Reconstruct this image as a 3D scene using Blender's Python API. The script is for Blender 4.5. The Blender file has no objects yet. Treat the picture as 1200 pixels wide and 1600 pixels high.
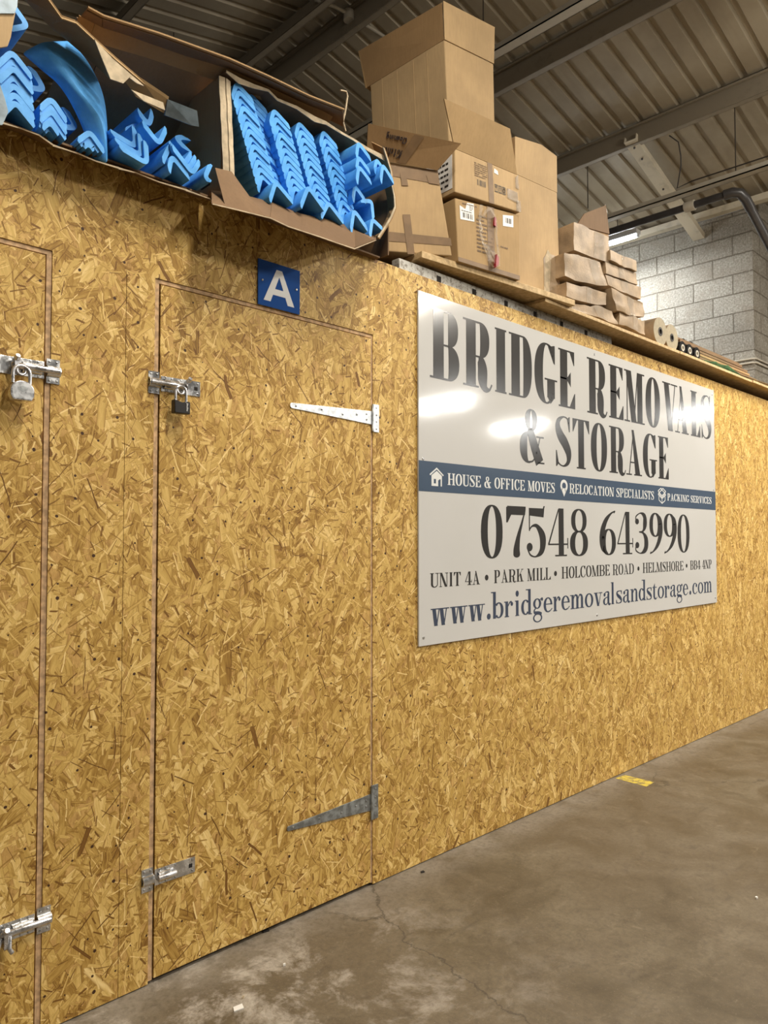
import bpy, math, random
from mathutils import Vector, Matrix
random.seed(7)
sc = bpy.context.scene
COL = sc.collection

# ---------------------------------------------------------------- camera, world, exposure
F = 1168.0
TH = math.radians(44.35); PH = math.radians(2.01)
CAM = Vector((0, -2.12, 1.333))
RT = Vector((math.cos(TH), -math.sin(TH), 0)); FH = Vector((math.sin(TH), math.cos(TH), 0))
FW = FH*math.cos(PH) + Vector((0, 0, math.sin(PH))); UP = -FH*math.sin(PH) + Vector((0, 0, math.cos(PH)))
cd = bpy.data.cameras.new('camera'); cam = bpy.data.objects.new('camera', cd); COL.objects.link(cam)
cam.matrix_world = Matrix(((RT.x, UP.x, -FW.x, CAM.x), (RT.y, UP.y, -FW.y, CAM.y), (RT.z, UP.z, -FW.z, CAM.z), (0, 0, 0, 1)))
cd.sensor_fit = 'VERTICAL'; cd.sensor_height = 32.0; cd.lens = F/1600*32.0; cd.clip_start = .05; cd.clip_end = 200
sc.camera = cam
sc.view_settings.view_transform = 'Standard'; sc.view_settings.look = 'None'; sc.view_settings.gamma = 1
sc.view_settings.use_curve_mapping = False
sc.view_settings.exposure = 0.0
w = bpy.data.worlds.new('world'); sc.world = w; w.use_nodes = True
bg = w.node_tree.nodes['Background']; bg.inputs[0].default_value = (1.0, .94, .85, 1); bg.inputs[1].default_value = .13
WARM = (1.0, .93, .82)
def area(name, loc, sx, sy, power, color=WARM, rot=(0, 0, 0)):
    l = bpy.data.lights.new(name, 'AREA'); l.shape = 'RECTANGLE'; l.size = sx; l.size_y = sy; l.energy = power; l.color = color
    o = bpy.data.objects.new(name, l); COL.objects.link(o); o.location = loc; o.rotation_euler = rot; return o
# the light of the aisle's own batten lamps (their fittings are built below)
LAMPS = [  # x, y, z, power, colour
    (1.3, -1.75, 4.75, 105, WARM), (5.9, -1.75, 4.75, 205, WARM), (2.8, -5.6, 4.75, 165, WARM), (7.6, -4.6, 4.75, 225, WARM),
    (12.1, -8.45, 4.3, 200, (1, .98, .93)), (16.0, -9.3, 4.3, 200, (1, .98, .93)), (17.3, -4.9, 4.3, 110, (1, .98, .93)),
    (7.95, 2.62, 4.80, 105, (.93, .97, 1.0))]
for x, y, z, p, c in LAMPS:
    area('lamp_light', (x, y, z-.06), .10, 1.45, p, c)
    for dy in (-.45, .45):                                                         # open battens light sideways and the roof too
        l = bpy.data.lights.new('lamp_spill', 'POINT'); l.energy = p*(.25 if x != 7.95 else .06); l.color = c; l.shadow_soft_size = .08
        o = bpy.data.objects.new('lamp_spill', l); COL.objects.link(o); o.location = (x, y+dy, z-.10)

# ---------------------------------------------------------------- helpers
def at(px, py, y=0.0):            # the point of the vertical plane y (parallel to the hoarding) behind a spot of the view
    d = FW + RT*((px-600)/F) - UP*((py-800)/F); return CAM + d*((y-CAM.y)/d.y)
def atx(px, py, x):
    d = FW + RT*((px-600)/F) - UP*((py-800)/F); return CAM + d*((x-CAM.x)/d.x)
def atz(px, py, z):
    d = FW + RT*((px-600)/F) - UP*((py-800)/F); return CAM + d*((z-CAM.z)/d.z)
def atp(px, py, P, ang):          # vertical plane through P with heading ang (degrees from +x)
    a = math.radians(ang); n = Vector((-math.sin(a), math.cos(a), 0))
    d = FW + RT*((px-600)/F) - UP*((py-800)/F); return CAM + d*((Vector(P)-CAM).dot(n)/d.dot(n))

class MB:
    def __init__(s): s.v = []; s.f = []
    def add(s, vs, fs):
        b = len(s.v); s.v += [tuple(v) for v in vs]; s.f += [tuple(i+b for i in f) for f in fs]; return s
    def box(s, x0, y0, z0, x1, y1, z1):
        return s.hexa([(x0,y0,z0),(x1,y0,z0),(x1,y1,z0),(x0,y1,z0),(x0,y0,z1),(x1,y0,z1),(x1,y1,z1),(x0,y1,z1)])
    def hexa(s, p):               # 4 bottom, 4 top
        return s.add(p, [(0,3,2,1),(4,5,6,7),(0,1,5,4),(1,2,6,5),(2,3,7,6),(3,0,4,7)])
    def slab(s, quad, t):         # a polygon given thickness t along its normal
        q = [Vector(a) for a in quad]; n = (q[1]-q[0]).cross(q[2]-q[0]).normalized()*t; k = len(q)
        return s.add(q+[a+n for a in q], [tuple(range(k))[::-1], tuple(range(k, 2*k))]+[(i, (i+1) % k, (i+1) % k+k, i+k) for i in range(k)])
    def prism(s, poly, d):        # polygon extruded by vector d
        q = [Vector(a) for a in poly]; d = Vector(d); k = len(q)
        return s.add(q+[a+d for a in q], [tuple(range(k))[::-1], tuple(range(k, 2*k))]+[(i, (i+1) % k, (i+1) % k+k, i+k) for i in range(k)])
    def tube(s, pts, r, n=10, cap=True):
        pts = [Vector(p) for p in pts]; rr = r if isinstance(r, (list, tuple)) else [r]*len(pts)
        rings = []; prev = None
        for i, p in enumerate(pts):
            t = (pts[min(i+1, len(pts)-1)]-pts[max(i-1, 0)]).normalized()
            a = prev if prev is not None else (Vector((0, 0, 1)) if abs(t.z) < .9 else Vector((1, 0, 0)))
            a = (a - t*a.dot(t)).normalized(); prev = a; b = t.cross(a)
            rings.append([p+(a*math.cos(2*math.pi*j/n)+b*math.sin(2*math.pi*j/n))*rr[i] for j in range(n)])
        vs = [v for R_ in rings for v in R_]; fs = []
        for i in range(len(pts)-1):
            for j in range(n):
                fs.append((i*n+j, i*n+(j+1) % n, (i+1)*n+(j+1) % n, (i+1)*n+j))
        if cap: fs += [tuple(range(n))[::-1], tuple(range((len(pts)-1)*n, len(pts)*n))]
        return s.add(vs, fs)
    def ringtube(s, c, ax, r0, r1, L, n=24):      # hollow roll: axis ax, outer r1, bore r0
        c = Vector(c); ax = Vector(ax).normalized(); a = Vector((0, 0, 1)); a = (a-ax*a.dot(ax)).normalized(); b = ax.cross(a)
        vs = []; fs = []
        for (rad, off) in ((r1, 0), (r1, L), (r0, L), (r0, 0)):
            vs += [c+ax*off+(a*math.cos(2*math.pi*j/n)+b*math.sin(2*math.pi*j/n))*rad for j in range(n)]
        for k in range(4):
            for j in range(n):
                fs.append((k*n+j, k*n+(j+1) % n, ((k+1) % 4)*n+(j+1) % n, ((k+1) % 4)*n+j))
        return s.add(vs, fs)
    def build(s, name, m, parent=None, smooth=0, bevel=0, subsurf=0):
        me = bpy.data.meshes.new(name); me.from_pydata(s.v, [], s.f); me.update()
        import bmesh
        b = bmesh.new(); b.from_mesh(me); bmesh.ops.recalc_face_normals(b, faces=b.faces); b.to_mesh(me); b.free()
        me.materials.append(m); o = bpy.data.objects.new(name, me); COL.objects.link(o)
        if parent is not None: o.parent = parent; o.matrix_parent_inverse = Matrix.Translation(parent.location).inverted()
        if smooth:
            for p in me.polygons: p.use_smooth = True
            me.set_sharp_from_angle(angle=math.radians(smooth))
        if bevel:
            bv = o.modifiers.new('bevel', 'BEVEL'); bv.width = bevel; bv.segments = 2; bv.limit_method = 'ANGLE'
        if subsurf:
            ss = o.modifiers.new('sub', 'SUBSURF'); ss.levels = subsurf; ss.render_levels = subsurf
        return o
def tag(o, label=None, cat=None, group=None, kind=None):
    if label: o['label'] = label
    if cat: o['category'] = cat
    if group: o['group'] = group
    if kind: o['kind'] = kind
    return o
def empty(name, loc, label, cat, group=None):
    o = bpy.data.objects.new(name, None); o.empty_display_size = .05; COL.objects.link(o); o.location = loc
    return tag(o, label, cat, group)

# ---------------------------------------------------------------- materials
class NT:
    def __init__(s, name, rough=.6, metal=0.0, spec=.5):
        s.m = bpy.data.materials.new(name); s.m.use_nodes = True; s.t = s.m.node_tree; s.b = s.t.nodes['Principled BSDF']
        s.b.inputs['Roughness'].default_value = rough; s.b.inputs['Metallic'].default_value = metal
        s.b.inputs['Specular IOR Level'].default_value = spec
    def n(s, ty, **k):
        x = s.t.nodes.new(ty)
        for a, v in k.items(): setattr(x, a, v)
        return x
    def set(s, sock, v):
        if hasattr(v, 'links') or isinstance(v, bpy.types.NodeSocket): s.t.links.new(v, sock)
        else: sock.default_value = v
    def coord(s): return s.n('ShaderNodeTexCoord').outputs['Object']
    def math(s, op, a, b=0.0, c=0.0, clamp=False):
        x = s.n('ShaderNodeMath', operation=op, use_clamp=clamp); s.set(x.inputs[0], a); s.set(x.inputs[1], b)
        if op in ('MULTIPLY_ADD', 'SMOOTH_MIN'): s.set(x.inputs[2], c)
        return x.outputs[0]
    def mapr(s, v, a, b, c=0.0, d=1.0, smooth=True):
        x = s.n('ShaderNodeMapRange'); x.interpolation_type = 'SMOOTHSTEP' if smooth else 'LINEAR'
        s.set(x.inputs[0], v); x.inputs[1].default_value = a; x.inputs[2].default_value = b; x.inputs[3].default_value = c; x.inputs[4].default_value = d
        return x.outputs[0]
    def mapping(s, v, loc=(0,0,0), rot=(0,0,0), scale=(1,1,1), ty='POINT'):
        x = s.n('ShaderNodeMapping', vector_type=ty); s.set(x.inputs[0], v)
        x.inputs['Location'].default_value = loc; x.inputs['Rotation'].default_value = rot; x.inputs['Scale'].default_value = scale
        return x.outputs[0]
    def noise(s, v, scale, detail=3, rough=.5, dist=0.0, out=0):
        x = s.n('ShaderNodeTexNoise'); s.set(x.inputs['Vector'], v); x.inputs['Scale'].default_value = scale
        x.inputs['Detail'].default_value = detail; x.inputs['Roughness'].default_value = rough; x.inputs['Distortion'].default_value = dist
        return x.outputs[out]
    def mix(s, fac, a, b, mode='MIX'):
        x = s.n('ShaderNodeMix', data_type='RGBA', blend_type=mode); s.set(x.inputs[0], fac)
        s.set(x.inputs[6], a if not isinstance(a, tuple) else (*a[:3], 1)); s.set(x.inputs[7], b if not isinstance(b, tuple) else (*b[:3], 1))
        return x.outputs[2]
    def ramp(s, v, stops, const=False):
        x = s.n('ShaderNodeValToRGB'); s.set(x.inputs[0], v); r = x.color_ramp
        if const: r.interpolation = 'CONSTANT'
        while len(r.elements) < len(stops): r.elements.new(.5)
        for e, (p, c) in zip(r.elements, stops): e.position = p; e.color = (*c, 1)
        return x.outputs[0]
    def col(s, c): s.set(s.b.inputs['Base Color'], c if not isinstance(c, tuple) else (*c[:3], 1)); return s
    def bump(s, h, strength=.3, dist=.01):
        x = s.n('ShaderNodeBump'); s.set(x.inputs['Height'], h); x.inputs['Strength'].default_value = strength; x.inputs['Distance'].default_value = dist
        s.t.links.new(x.outputs[0], s.b.inputs['Normal']); return s

def plain(name, c, rough=.6, metal=0.0, var=.12, scale=8, bump=0.0):
    k = NT(name, rough, metal); n = k.noise(k.coord(), scale, 4)
    k.col(k.mix(k.mapr(n, .3, .7), tuple(a*(1-var) for a in c), tuple(min(1, a*(1+var)) for a in c)))
    if bump: k.bump(k.noise(k.coord(), scale*8, 3), bump, .003)
    return k.m

def osb():
    k = NT('osb', .62, 0, .35); rnd = random.Random(11)
    g = k.n('ShaderNodeNewGeometry').outputs['Position']
    sp = k.n('ShaderNodeSeparateXYZ'); k.set(sp.inputs[0], g)
    cb = k.n('ShaderNodeCombineXYZ'); k.set(cb.inputs[0], k.math('ADD', sp.outputs[0], sp.outputs[1])); k.set(cb.inputs[1], sp.outputs[2])
    P = cb.outputs[0]
    wob = k.noise(P, 9, 2, .5, 0, 1)
    vm = k.n('ShaderNodeVectorMath', operation='MULTIPLY_ADD'); k.set(vm.inputs[0], wob); vm.inputs[1].default_value = (.02, .02, 0); k.set(vm.inputs[2], P)
    P2 = vm.outputs[0]
    base = k.noise(k.mapping(P2, scale=(60, 22, 1)), 1, 4, .7)
    colr = k.ramp(base, [(.25, (.20, .095, .02)), (.45, (.48, .28, .08)), (.7, (.66, .42, .14))])
    hgt = base
    pal = [(.05, (.19, .085, .013)), (.24, (.365, .205, .040)), (.45, (.53, .335, .085)), (.70, (.68, .460, .145)), (.93, (.85, .635, .275))]
    # (cells per metre, half length, half width, share of cells with a strand, angle spread, palette shift)
    layers = [(26, .5, .16, .9, 3.1, -.1), (9, .5, .20, .9, 2.4, 0), (13, .5, .18, .9, 2.6, -.05), (8, .52, .19, .9, 1.8, .05), (20, .5, .15, .8, 3.0, -.05), (10, .5, .18, .85, 2.0, .03),
              (7, .5, .17, .75, 1.5, 0), (15, .5, .16, .8, 2.8, .05), (11, .55, .15, .75, 2.0, -.05), (24, .5, .13, .7, 3.1, -.05), (9, .55, .14, .65, 1.6, .04), (32, .5, .12, .7, 3.1, -.05), (13, .55, .13, .6, 2.4, 0), (6, .45, .10, .5, 1.5, .02),
              (22, .5, .10, .55, 3.1, -.04), (38, .5, .11, .6, 3.1, .04), (14, .6, .026, .5, 2.4, .30), (20, .6, .030, .45, 3.0, .26), (11, .55, .020, .55, 2.2, -.45), (22, .55, .030, .45, 3.0, -.42), (34, .5, .07, .45, 3.1, -.32), (10, .42, .065, .10, 1.8, -.40)]
    for i, (sc_, L, W, share, spread, shift) in enumerate(layers):
        sq = k.n('ShaderNodeVectorMath', operation='MULTIPLY_ADD'); k.set(sq.inputs[0], colr); sq.inputs[1].default_value = (1e-6, 1e-6, 0); k.set(sq.inputs[2], P2)
        off = k.mapping(sq.outputs[0], loc=(rnd.uniform(-9, 9), rnd.uniform(-9, 9), 0))     # each layer of strands lies on the one before
        v = k.n('ShaderNodeTexVoronoi', voronoi_dimensions='2D', feature='F1'); sc_ *= .86; k.set(v.inputs['Vector'], off); v.inputs['Scale'].default_value = sc_; v.inputs['Randomness'].default_value = 1.0
        s2 = k.n('ShaderNodeSeparateColor'); k.set(s2.inputs[0], v.outputs['Color'])
        d = k.n('ShaderNodeVectorMath', operation='SUBTRACT'); k.set(d.inputs[0], off); k.set(d.inputs[1], v.outputs['Position'])
        sv = k.n('ShaderNodeVectorMath', operation='SCALE'); k.set(sv.inputs[0], d.outputs[0]); sv.inputs['Scale'].default_value = sc_
        ro = k.n('ShaderNodeVectorRotate', rotation_type='Z_AXIS'); k.set(ro.inputs['Vector'], sv.outputs[0])
        k.set(ro.inputs['Angle'], k.math('MULTIPLY_ADD', s2.outputs[1], spread, math.pi/2-spread/2))
        q = k.n('ShaderNodeSeparateXYZ'); k.set(q.inputs[0], ro.outputs[0])
        seedv = k.n('ShaderNodeVectorMath', operation='MULTIPLY_ADD'); k.set(seedv.inputs[0], v.outputs['Color']); seedv.inputs[1].default_value = (17, 17, 17)
        lo = k.mapping(ro.outputs[0], scale=(1.6, 13 if W > .06 else 20, 1)); k.set(seedv.inputs[2], lo)
        grain = k.noise(seedv.outputs[0], 1.0, 3, .7)
        wv = k.math('MULTIPLY', k.math('MULTIPLY_ADD', s2.outputs[2], .8, .45), W)
        ay = k.math('SUBTRACT', wv, k.math('ABSOLUTE', k.math('MULTIPLY_ADD', q.outputs[0], .05, q.outputs[1])))
        ax = k.math('SUBTRACT', k.math('MULTIPLY_ADD', grain, .35, L-.25), k.math('ABSOLUTE', q.outputs[0]))
        mn = k.math('MINIMUM', ax, ay)
        mask = k.math('MULTIPLY', k.mapr(mn, 0, .012), k.math('LESS_THAN', s2.outputs[0], share))
        rt = k.math('FRACT', k.math('MULTIPLY', s2.outputs[2], 7.31))
        tone = k.math('ADD', k.math('MULTIPLY', rt, .56), k.math('MULTIPLY_ADD', grain, .95, -.26+shift))
        c = k.ramp(tone, pal)
        c = k.mix(1.0, c, k.mix(k.mapr(mn, .0, .035), (.50, .38, .26) if shift < .2 else (1, 1, 1), (1, 1, 1)), 'MULTIPLY')  # each strand's edge shadow is painted in as a darker rim
        colr = k.mix(mask, colr, c)
    v = k.n('ShaderNodeTexVoronoi', voronoi_dimensions='2D'); k.set(v.inputs['Vector'], P2); v.inputs['Scale'].default_value = 17
    s2 = k.n('ShaderNodeSeparateColor'); k.set(s2.inputs[0], v.outputs['Color'])
    mask = k.math('MULTIPLY', k.math('LESS_THAN', v.outputs['Distance'], k.math('MULTIPLY', s2.outputs[1], .085)), k.math('GREATER_THAN', s2.outputs[0], .45))
    colr = k.mix(mask, colr, (.055, .022, .008))
    k.col(colr); k.bump(k.noise(k.mapping(P, rot=(0, 0, .4), scale=(60, 25, 1)), 1, 4, .7), .35, .003); return k.m

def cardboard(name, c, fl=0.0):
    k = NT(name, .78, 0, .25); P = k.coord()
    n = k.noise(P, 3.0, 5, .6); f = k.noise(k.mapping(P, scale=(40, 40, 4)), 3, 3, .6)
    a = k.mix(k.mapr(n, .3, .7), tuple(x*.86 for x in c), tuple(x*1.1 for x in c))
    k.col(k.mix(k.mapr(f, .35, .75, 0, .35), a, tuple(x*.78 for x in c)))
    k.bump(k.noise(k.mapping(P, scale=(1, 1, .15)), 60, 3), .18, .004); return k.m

def concrete():
    k = NT('concrete_floor', .5, 0, .4); P = k.n('ShaderNodeNewGeometry').outputs['Position']
    big = k.noise(P, .9, 5, .6, .4); mid = k.noise(P, 3.2, 6, .65, .6); fine = k.noise(P, 55, 4, .7); vf = k.noise(P, 240, 2, .8)
    c = k.ramp(mid, [(.32, (.062, .047, .027)), (.5, (.125, .098, .060)), (.68, (.19, .155, .102))])
    c = k.mix(k.mapr(big, .35, .65, 0, .55), c, (.128, .096, .060))
    # pale worn patches near the hoarding's doors
    sp = k.n('ShaderNodeSeparateXYZ'); k.set(sp.inputs[0], P)
    near = k.math('MULTIPLY', k.mapr(sp.outputs[0], 2.4, 1.2), k.mapr(sp.outputs[1], -1.6, -.2))
    pat = k.mapr(k.math('ADD', k.noise(P, 4.5, 6, .72, .3), k.math('MULTIPLY', k.math('SUBTRACT', fine, .5), .25)), .48, .66)
    c = k.mix(k.math('MULTIPLY', k.math('MULTIPLY', near, pat), .8), c, (.55, .50, .43))
    c = k.mix(k.mapr(k.noise(P, 2.1, 5, .7, 1.0), .60, .74, 0, .18), c, (.30, .27, .22))
    strip = k.mapr(sp.outputs[1], -.22, -.02)
    c = k.mix(k.math('MULTIPLY', strip, k.mapr(k.noise(P, 7, 4, .6), .3, .6, .15, .6)), c, (.28, .25, .21))
    # scuffs, hairline cracks, grit
    wav = k.noise(k.mapping(P, rot=(0, 0, .5), scale=(.7, 6, 1)), 2.2, 4, .7)
    c = k.mix(k.mapr(wav, .62, .74, 0, .55), c, (.065, .050, .034))
    vc = k.n('ShaderNodeTexVoronoi', feature='DISTANCE_TO_EDGE'); vc.inputs['Scale'].default_value = .85
    k.set(vc.inputs['Vector'], k.n('ShaderNodeVectorMath', operation='ADD').outputs[0])
    va = vc.inputs['Vector'].links[0].from_node; k.set(va.inputs[0], P)
    vs = k.n('ShaderNodeVectorMath', operation='SCALE'); k.set(vs.inputs[0], k.noise(P, 3, 6, .7, 0, 1)); vs.inputs['Scale'].default_value = .22; k.set(va.inputs[1], vs.outputs[0])
    crack = k.math('MULTIPLY', k.mapr(vc.outputs['Distance'], .006, .0), k.mapr(k.noise(P, .7, 2), .50, .58))
    c = k.mix(k.math('MULTIPLY', crack, .6), c, (.03, .024, .018))
    m2 = k.noise(P, 14, 6, .75, .8); g2 = k.noise(P, 120, 3, .8)
    c = k.mix(k.mapr(m2, .50, .72, 0, .50), c, (.062, .047, .030)); c = k.mix(k.mapr(m2, .46, .28, 0, .35), c, (.27, .225, .165))
    c = k.mix(k.mapr(fine, .40, .70, 0, .45), c, (.075, .058, .038)); c = k.mix(k.mapr(g2, .58, .72, 0, .4), c, (.30, .26, .20)); c = k.mix(k.mapr(vf, .66, .8, 0, .6), c, (.40, .37, .31))
    k.col(c); k.set(k.b.inputs['Roughness'], k.mapr(mid, .3, .7, .42, .62))
    k.bump(k.math('ADD', k.math('MULTIPLY', fine, .5), mid), .35, .004); return k.m

def blockwall(name, swap, y0, z0):
    k = NT(name, .9, 0, .15); P = k.n('ShaderNodeNewGeometry').outputs['Position']
    sp = k.n('ShaderNodeSeparateXYZ'); k.set(sp.inputs[0], P)
    nr = k.n('ShaderNodeSeparateXYZ'); k.set(nr.inputs[0], k.n('ShaderNodeNewGeometry').outputs['True Normal'])
    fx = k.math('GREATER_THAN', k.math('ABSOLUTE', nr.outputs[0]), .5)
    along = k.math('ADD', k.math('MULTIPLY', fx, k.math('SUBTRACT', sp.outputs[1], .91)), k.math('MULTIPLY', k.math('SUBTRACT', 1.0, fx), k.math('SUBTRACT', sp.outputs[0], 8.75)))
    cb = k.n('ShaderNodeCombineXYZ'); k.set(cb.inputs[0], k.math('ADD', along, 9.0)); k.set(cb.inputs[1], k.math('SUBTRACT', sp.outputs[2], 3.67-4.5))
    wv = k.n('ShaderNodeVectorMath', operation='MULTIPLY_ADD'); k.set(wv.inputs[0], k.noise(P, 14, 3, .6, 0, 1)); wv.inputs[1].default_value = (.012, .012, 0); k.set(wv.inputs[2], cb.outputs[0])
    br = k.n('ShaderNodeTexBrick'); k.set(br.inputs['Vector'], wv.outputs[0]); br.offset = .5; br.offset_frequency = 2; br.squash = 1
    for a, v in (('Scale', 1), ('Mortar Size', .009), ('Mortar Smooth', .5), ('Bias', 0), ('Brick Width', .45), ('Row Height', .225)): br.inputs[a].default_value = v
    br.inputs['Color1'].default_value = (.46, .435, .375, 1); br.inputs['Color2'].default_value = (.36, .335, .285, 1); br.inputs['Mortar'].default_value = (.22, .195, .155, 1)
    g = k.noise(P, 48, 5, .8); d = k.noise(P, 2.6, 6, .7)
    c = k.mix(k.mapr(g, .62, .36, 0, .75), br.outputs['Color'], (.17, .15, .12))
    c = k.mix(k.mapr(g, .56, .70, 0, .7), c, (.66, .63, .56))
    c = k.mix(k.mapr(d, .44, .70, 0, .6), c, (.24, .205, .16))
    k.col(c); k.bump(k.math('SUBTRACT', k.math('MULTIPLY', g, .5), k.math('MULTIPLY', br.outputs['Fac'], 1.2)), .9, .012); return k.m

def roofsheet():
    k = NT('roof_sheet', .45, .15, .4); P = k.n('ShaderNodeNewGeometry').outputs['Position']
    n = k.noise(P, 1.1, 5, .6); s = k.noise(k.mapping(P, scale=(.6, 5, 1)), 2, 4, .6)
    c = k.mix(k.mapr(n, .3, .7), (.31, .26, .185), (.42, .365, .27))
    k.col(k.mix(k.mapr(s, .5, .75, 0, .35), c, (.27, .225, .16))); return k.m
def steelpaint(name, c):
    k = NT(name, .55, .1, .4); P = k.coord(); n = k.noise(P, 6, 6, .7)
    k.col(k.mix(k.mapr(n, .52, .72, 0, .5), c, tuple(x*.6 for x in c))); return k.m
def galv(name, c=(.55, .56, .57), rough=.32):
    k = NT(name, rough, .9, .5); P = k.coord(); n = k.noise(P, 40, 4, .6)
    k.col(k.mix(k.mapr(n, .35, .65), tuple(x*.72 for x in c), tuple(min(1, x*1.15) for x in c))); k.set(k.b.inputs['Roughness'], k.mapr(n, .3, .7, rough*.7, rough*1.5)); return k.m
def speckled():
    k = NT('racking_steel', .55, .25, .4); P = k.coord(); n = k.noise(P, 35, 5, .75); v = k.noise(P, 90, 3, .7)
    c = k.mix(k.mapr(n, .48, .62), (.42, .41, .37), (.17, .15, .12)); k.col(k.mix(k.mapr(v, .6, .7), c, (.09, .07, .05))); return k.m
def emit(name, c, s):
    k = NT(name); k.b.inputs['Emission Color'].default_value = (*c, 1); k.b.inputs['Emission Strength'].default_value = s; k.col((.9, .9, .9)); return k.m
def foam():
    k = NT('blue_foam', .5, 0, .35); P = k.coord(); n = k.noise(P, 30, 4, .6)
    k.col(k.mix(k.mapr(n, .3, .7), (.075, .34, .78), (.115, .43, .90)))
    k.b.inputs['Subsurface Weight'].default_value = .0; k.bump(k.noise(P, 350, 2), .12, .001); return k.m
def woodboard():
    k = NT('chipboard', .7, 0, .3); P = k.coord(); n = k.noise(P, 45, 4, .7); b = k.noise(P, 4, 4, .6)
    c = k.mix(k.mapr(n, .35, .7), (.46, .32, .155), (.68, .50, .27)); c = k.mix(k.mapr(b, .55, .75, 0, .5), c, (.25, .16, .08)); k.col(c); return k.m
def clearfilm():
    k = NT('clear_film', .12, 0, .8); k.col((.62, .54, .44)); k.b.inputs['Alpha'].default_value = .34
    k.bump(k.noise(k.coord(), 60, 4, .7, 1.0), .9, .01); return k.m
M = dict(
    osb=osb(), floor=concrete(), roof=roofsheet(), foam=foam(), board=woodboard(), film=clearfilm(), rack=speckled(),
    blockx=blockwall('block_wall_end', True, .91, 3.67), blocky=blockwall('block_wall_side', False, 8.75, 3.67),
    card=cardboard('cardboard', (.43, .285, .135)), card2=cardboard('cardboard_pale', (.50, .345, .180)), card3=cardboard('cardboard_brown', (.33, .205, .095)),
    cardin=cardboard('cardboard_dark', (.19, .115, .06)), torn=plain('torn_paper', (.52, .42, .28), .85, 0, .2, 40), kraft=plain('kraft_paper', (.35, .25, .15), .6, 0, .22, 14, .4),  # cardin: dark copy of the cardboard, carrying painted shade on flaps and lips
    kraftend=plain('kraft_roll_end', (.33, .28, .19), .8, 0, .1, 60), tape=plain('brown_tape', (.215, .13, .06), .62, 0, .1, 20), label=plain('white_label', (.78, .76, .72), .5, 0, .04),
    print=plain('black_print', (.035, .028, .022), .6, 0, .1), brownprint=plain('faded_print', (.17, .105, .055), .7, 0, .1), pen=plain('marker_ink', (.045, .03, .03), .5, 0, .1),
    galv=galv('galvanised'), zinc=galv('bright_zinc', (.72, .73, .74), .22), hinge=galv('grey_hinge', (.36, .385, .39), .42), hingew=galv('pale_hinge', (.80, .84, .88), .45), steel=galv('lock_steel', (.66, .66, .68), .25), dark=plain('dark_gap', (.012, .009, .007), .9, 0, .1),  # dark_gap: near-black colour standing in for shade in gaps and holes
    screw=galv('screw_metal', (.50, .50, .50), .3), timber=plain('reveal_timber', (.50, .325, .175), .8, 0, .3, 60), blackpl=plain('black_plastic', (.016, .015, .015), .35, 0, .2), blackfilm=plain('black_film', (.013, .013, .014), .22, 0, .2),
    purlin=steelpaint('purlin_paint', (.27, .23, .17)), cream=steelpaint('cream_paint', (.66, .60, .47)), tray=steelpaint('tray_paint', (.48, .44, .36)), pipe=plain('black_pipe', (.045, .042, .042), .35, 0, .2),
    cable=plain('cable', (.05, .04, .032), .5, 0, .1), signw=None, letter=plain('sign_charcoal', (.040, .038, .037), .16, 0, .02), navy=plain('sign_navy', (.065, .095, .145), .16, 0, .02), signprint=plain('sign_white_print', (.74, .75, .74), .16, 0, .01),
    signnavytext=plain('sign_navy_text', (.045, .06, .10), .16, 0, .02), bluesign=plain('blue_plate', (.020, .085, .32), .12, 0, .03), whitep=plain('white_plate_print', (.84, .85, .84), .2, 0, .02),
    yellow=None, teal=plain('green_plastic', (.25, .68, .58), .3, 0, .3, 30), silver=plain('silver_tape', (.15, .19, .215), .3, .3, .25, 30), whiteplastic=plain('white_plastic', (.70, .66, .56), .4, 0, .15), red=plain('red_print', (.30, .008, .015), .5, 0, .2),
    tube=emit('lamp_tube', (.93, .97, 1.0), 42), tubew=emit('lamp_tube_warm', (1, .95, .86), 30), housing=plain('lamp_housing', (.72, .74, .76), .4, 0, .03), conduit=plain('white_conduit', (.50, .46, .38), .5, 0, .1))
k = NT('sign_panel', .08, 0, .5); k.col(k.mix(k.mapr(k.noise(k.coord(), 1.5, 3), .3, .7), (.565, .56, .54), (.59, .585, .57))); k.bump(k.noise(k.coord(), 9, 3, .5), .05, .004); M['signw'] = k.m
k = NT('yellow_paint', .6); k.col(k.mix(k.mapr(k.noise(k.coord(), 30, 5, .7), .45, .62), (.56, .44, .06), (.22, .17, .075))); M['yellow'] = k.m

# ---------------------------------------------------------------- floor, hoarding
tag(MB().box(-6, -14, -.1, 26, 9, 0).build('floor', M['floor']), kind='structure')
H = 2.44; T = .018; DZ = 2.135      # hoarding height, board thickness, head of the doors
b = MB()
def sheet(x0, z0, x1, z1, g=.0008): b.box(x0+g, 0, z0, x1-g, T, z1)
sheet(-3.5, DZ, 2.012, H, 0); sheet(-3.5, .004, -.12, DZ); sheet(.778, .004, .995, DZ); sheet(.995, .004, 1.088, DZ)
sheet(2.012, .004, 3.53, H, 0); sheet(3.53, .004, 4.745, H, .0005); sheet(4.745, .004, 5.41, H, .001); sheet(5.41, .004, 6.63, H, .0015); sheet(6.63, .004, 8.4, H)
tag(b.build('wall_hoarding', M['osb']), kind='structure')
tag(MB().box(-3.5, .10, 0, 8.4, .12, 2.29).build('wall_void_dark', M['dark']), kind='structure')  # near-black sheet painting the dark of the void behind the door gaps
b = MB()                               # timber reveal strips around the doors
for x0, x1 in ((.764, .778), (1.088, 1.102), (2.003, 2.012)): b.box(x0, .0035, .01, x1, .06, DZ-.0135)
b.box(-.12, .0035, DZ-.013, .778, .06, DZ-.001); b.box(1.088, .0035, DZ-.013, 2.012, .06, DZ-.001)
tag(b.build('trim_1', M['timber']), kind='structure')
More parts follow.
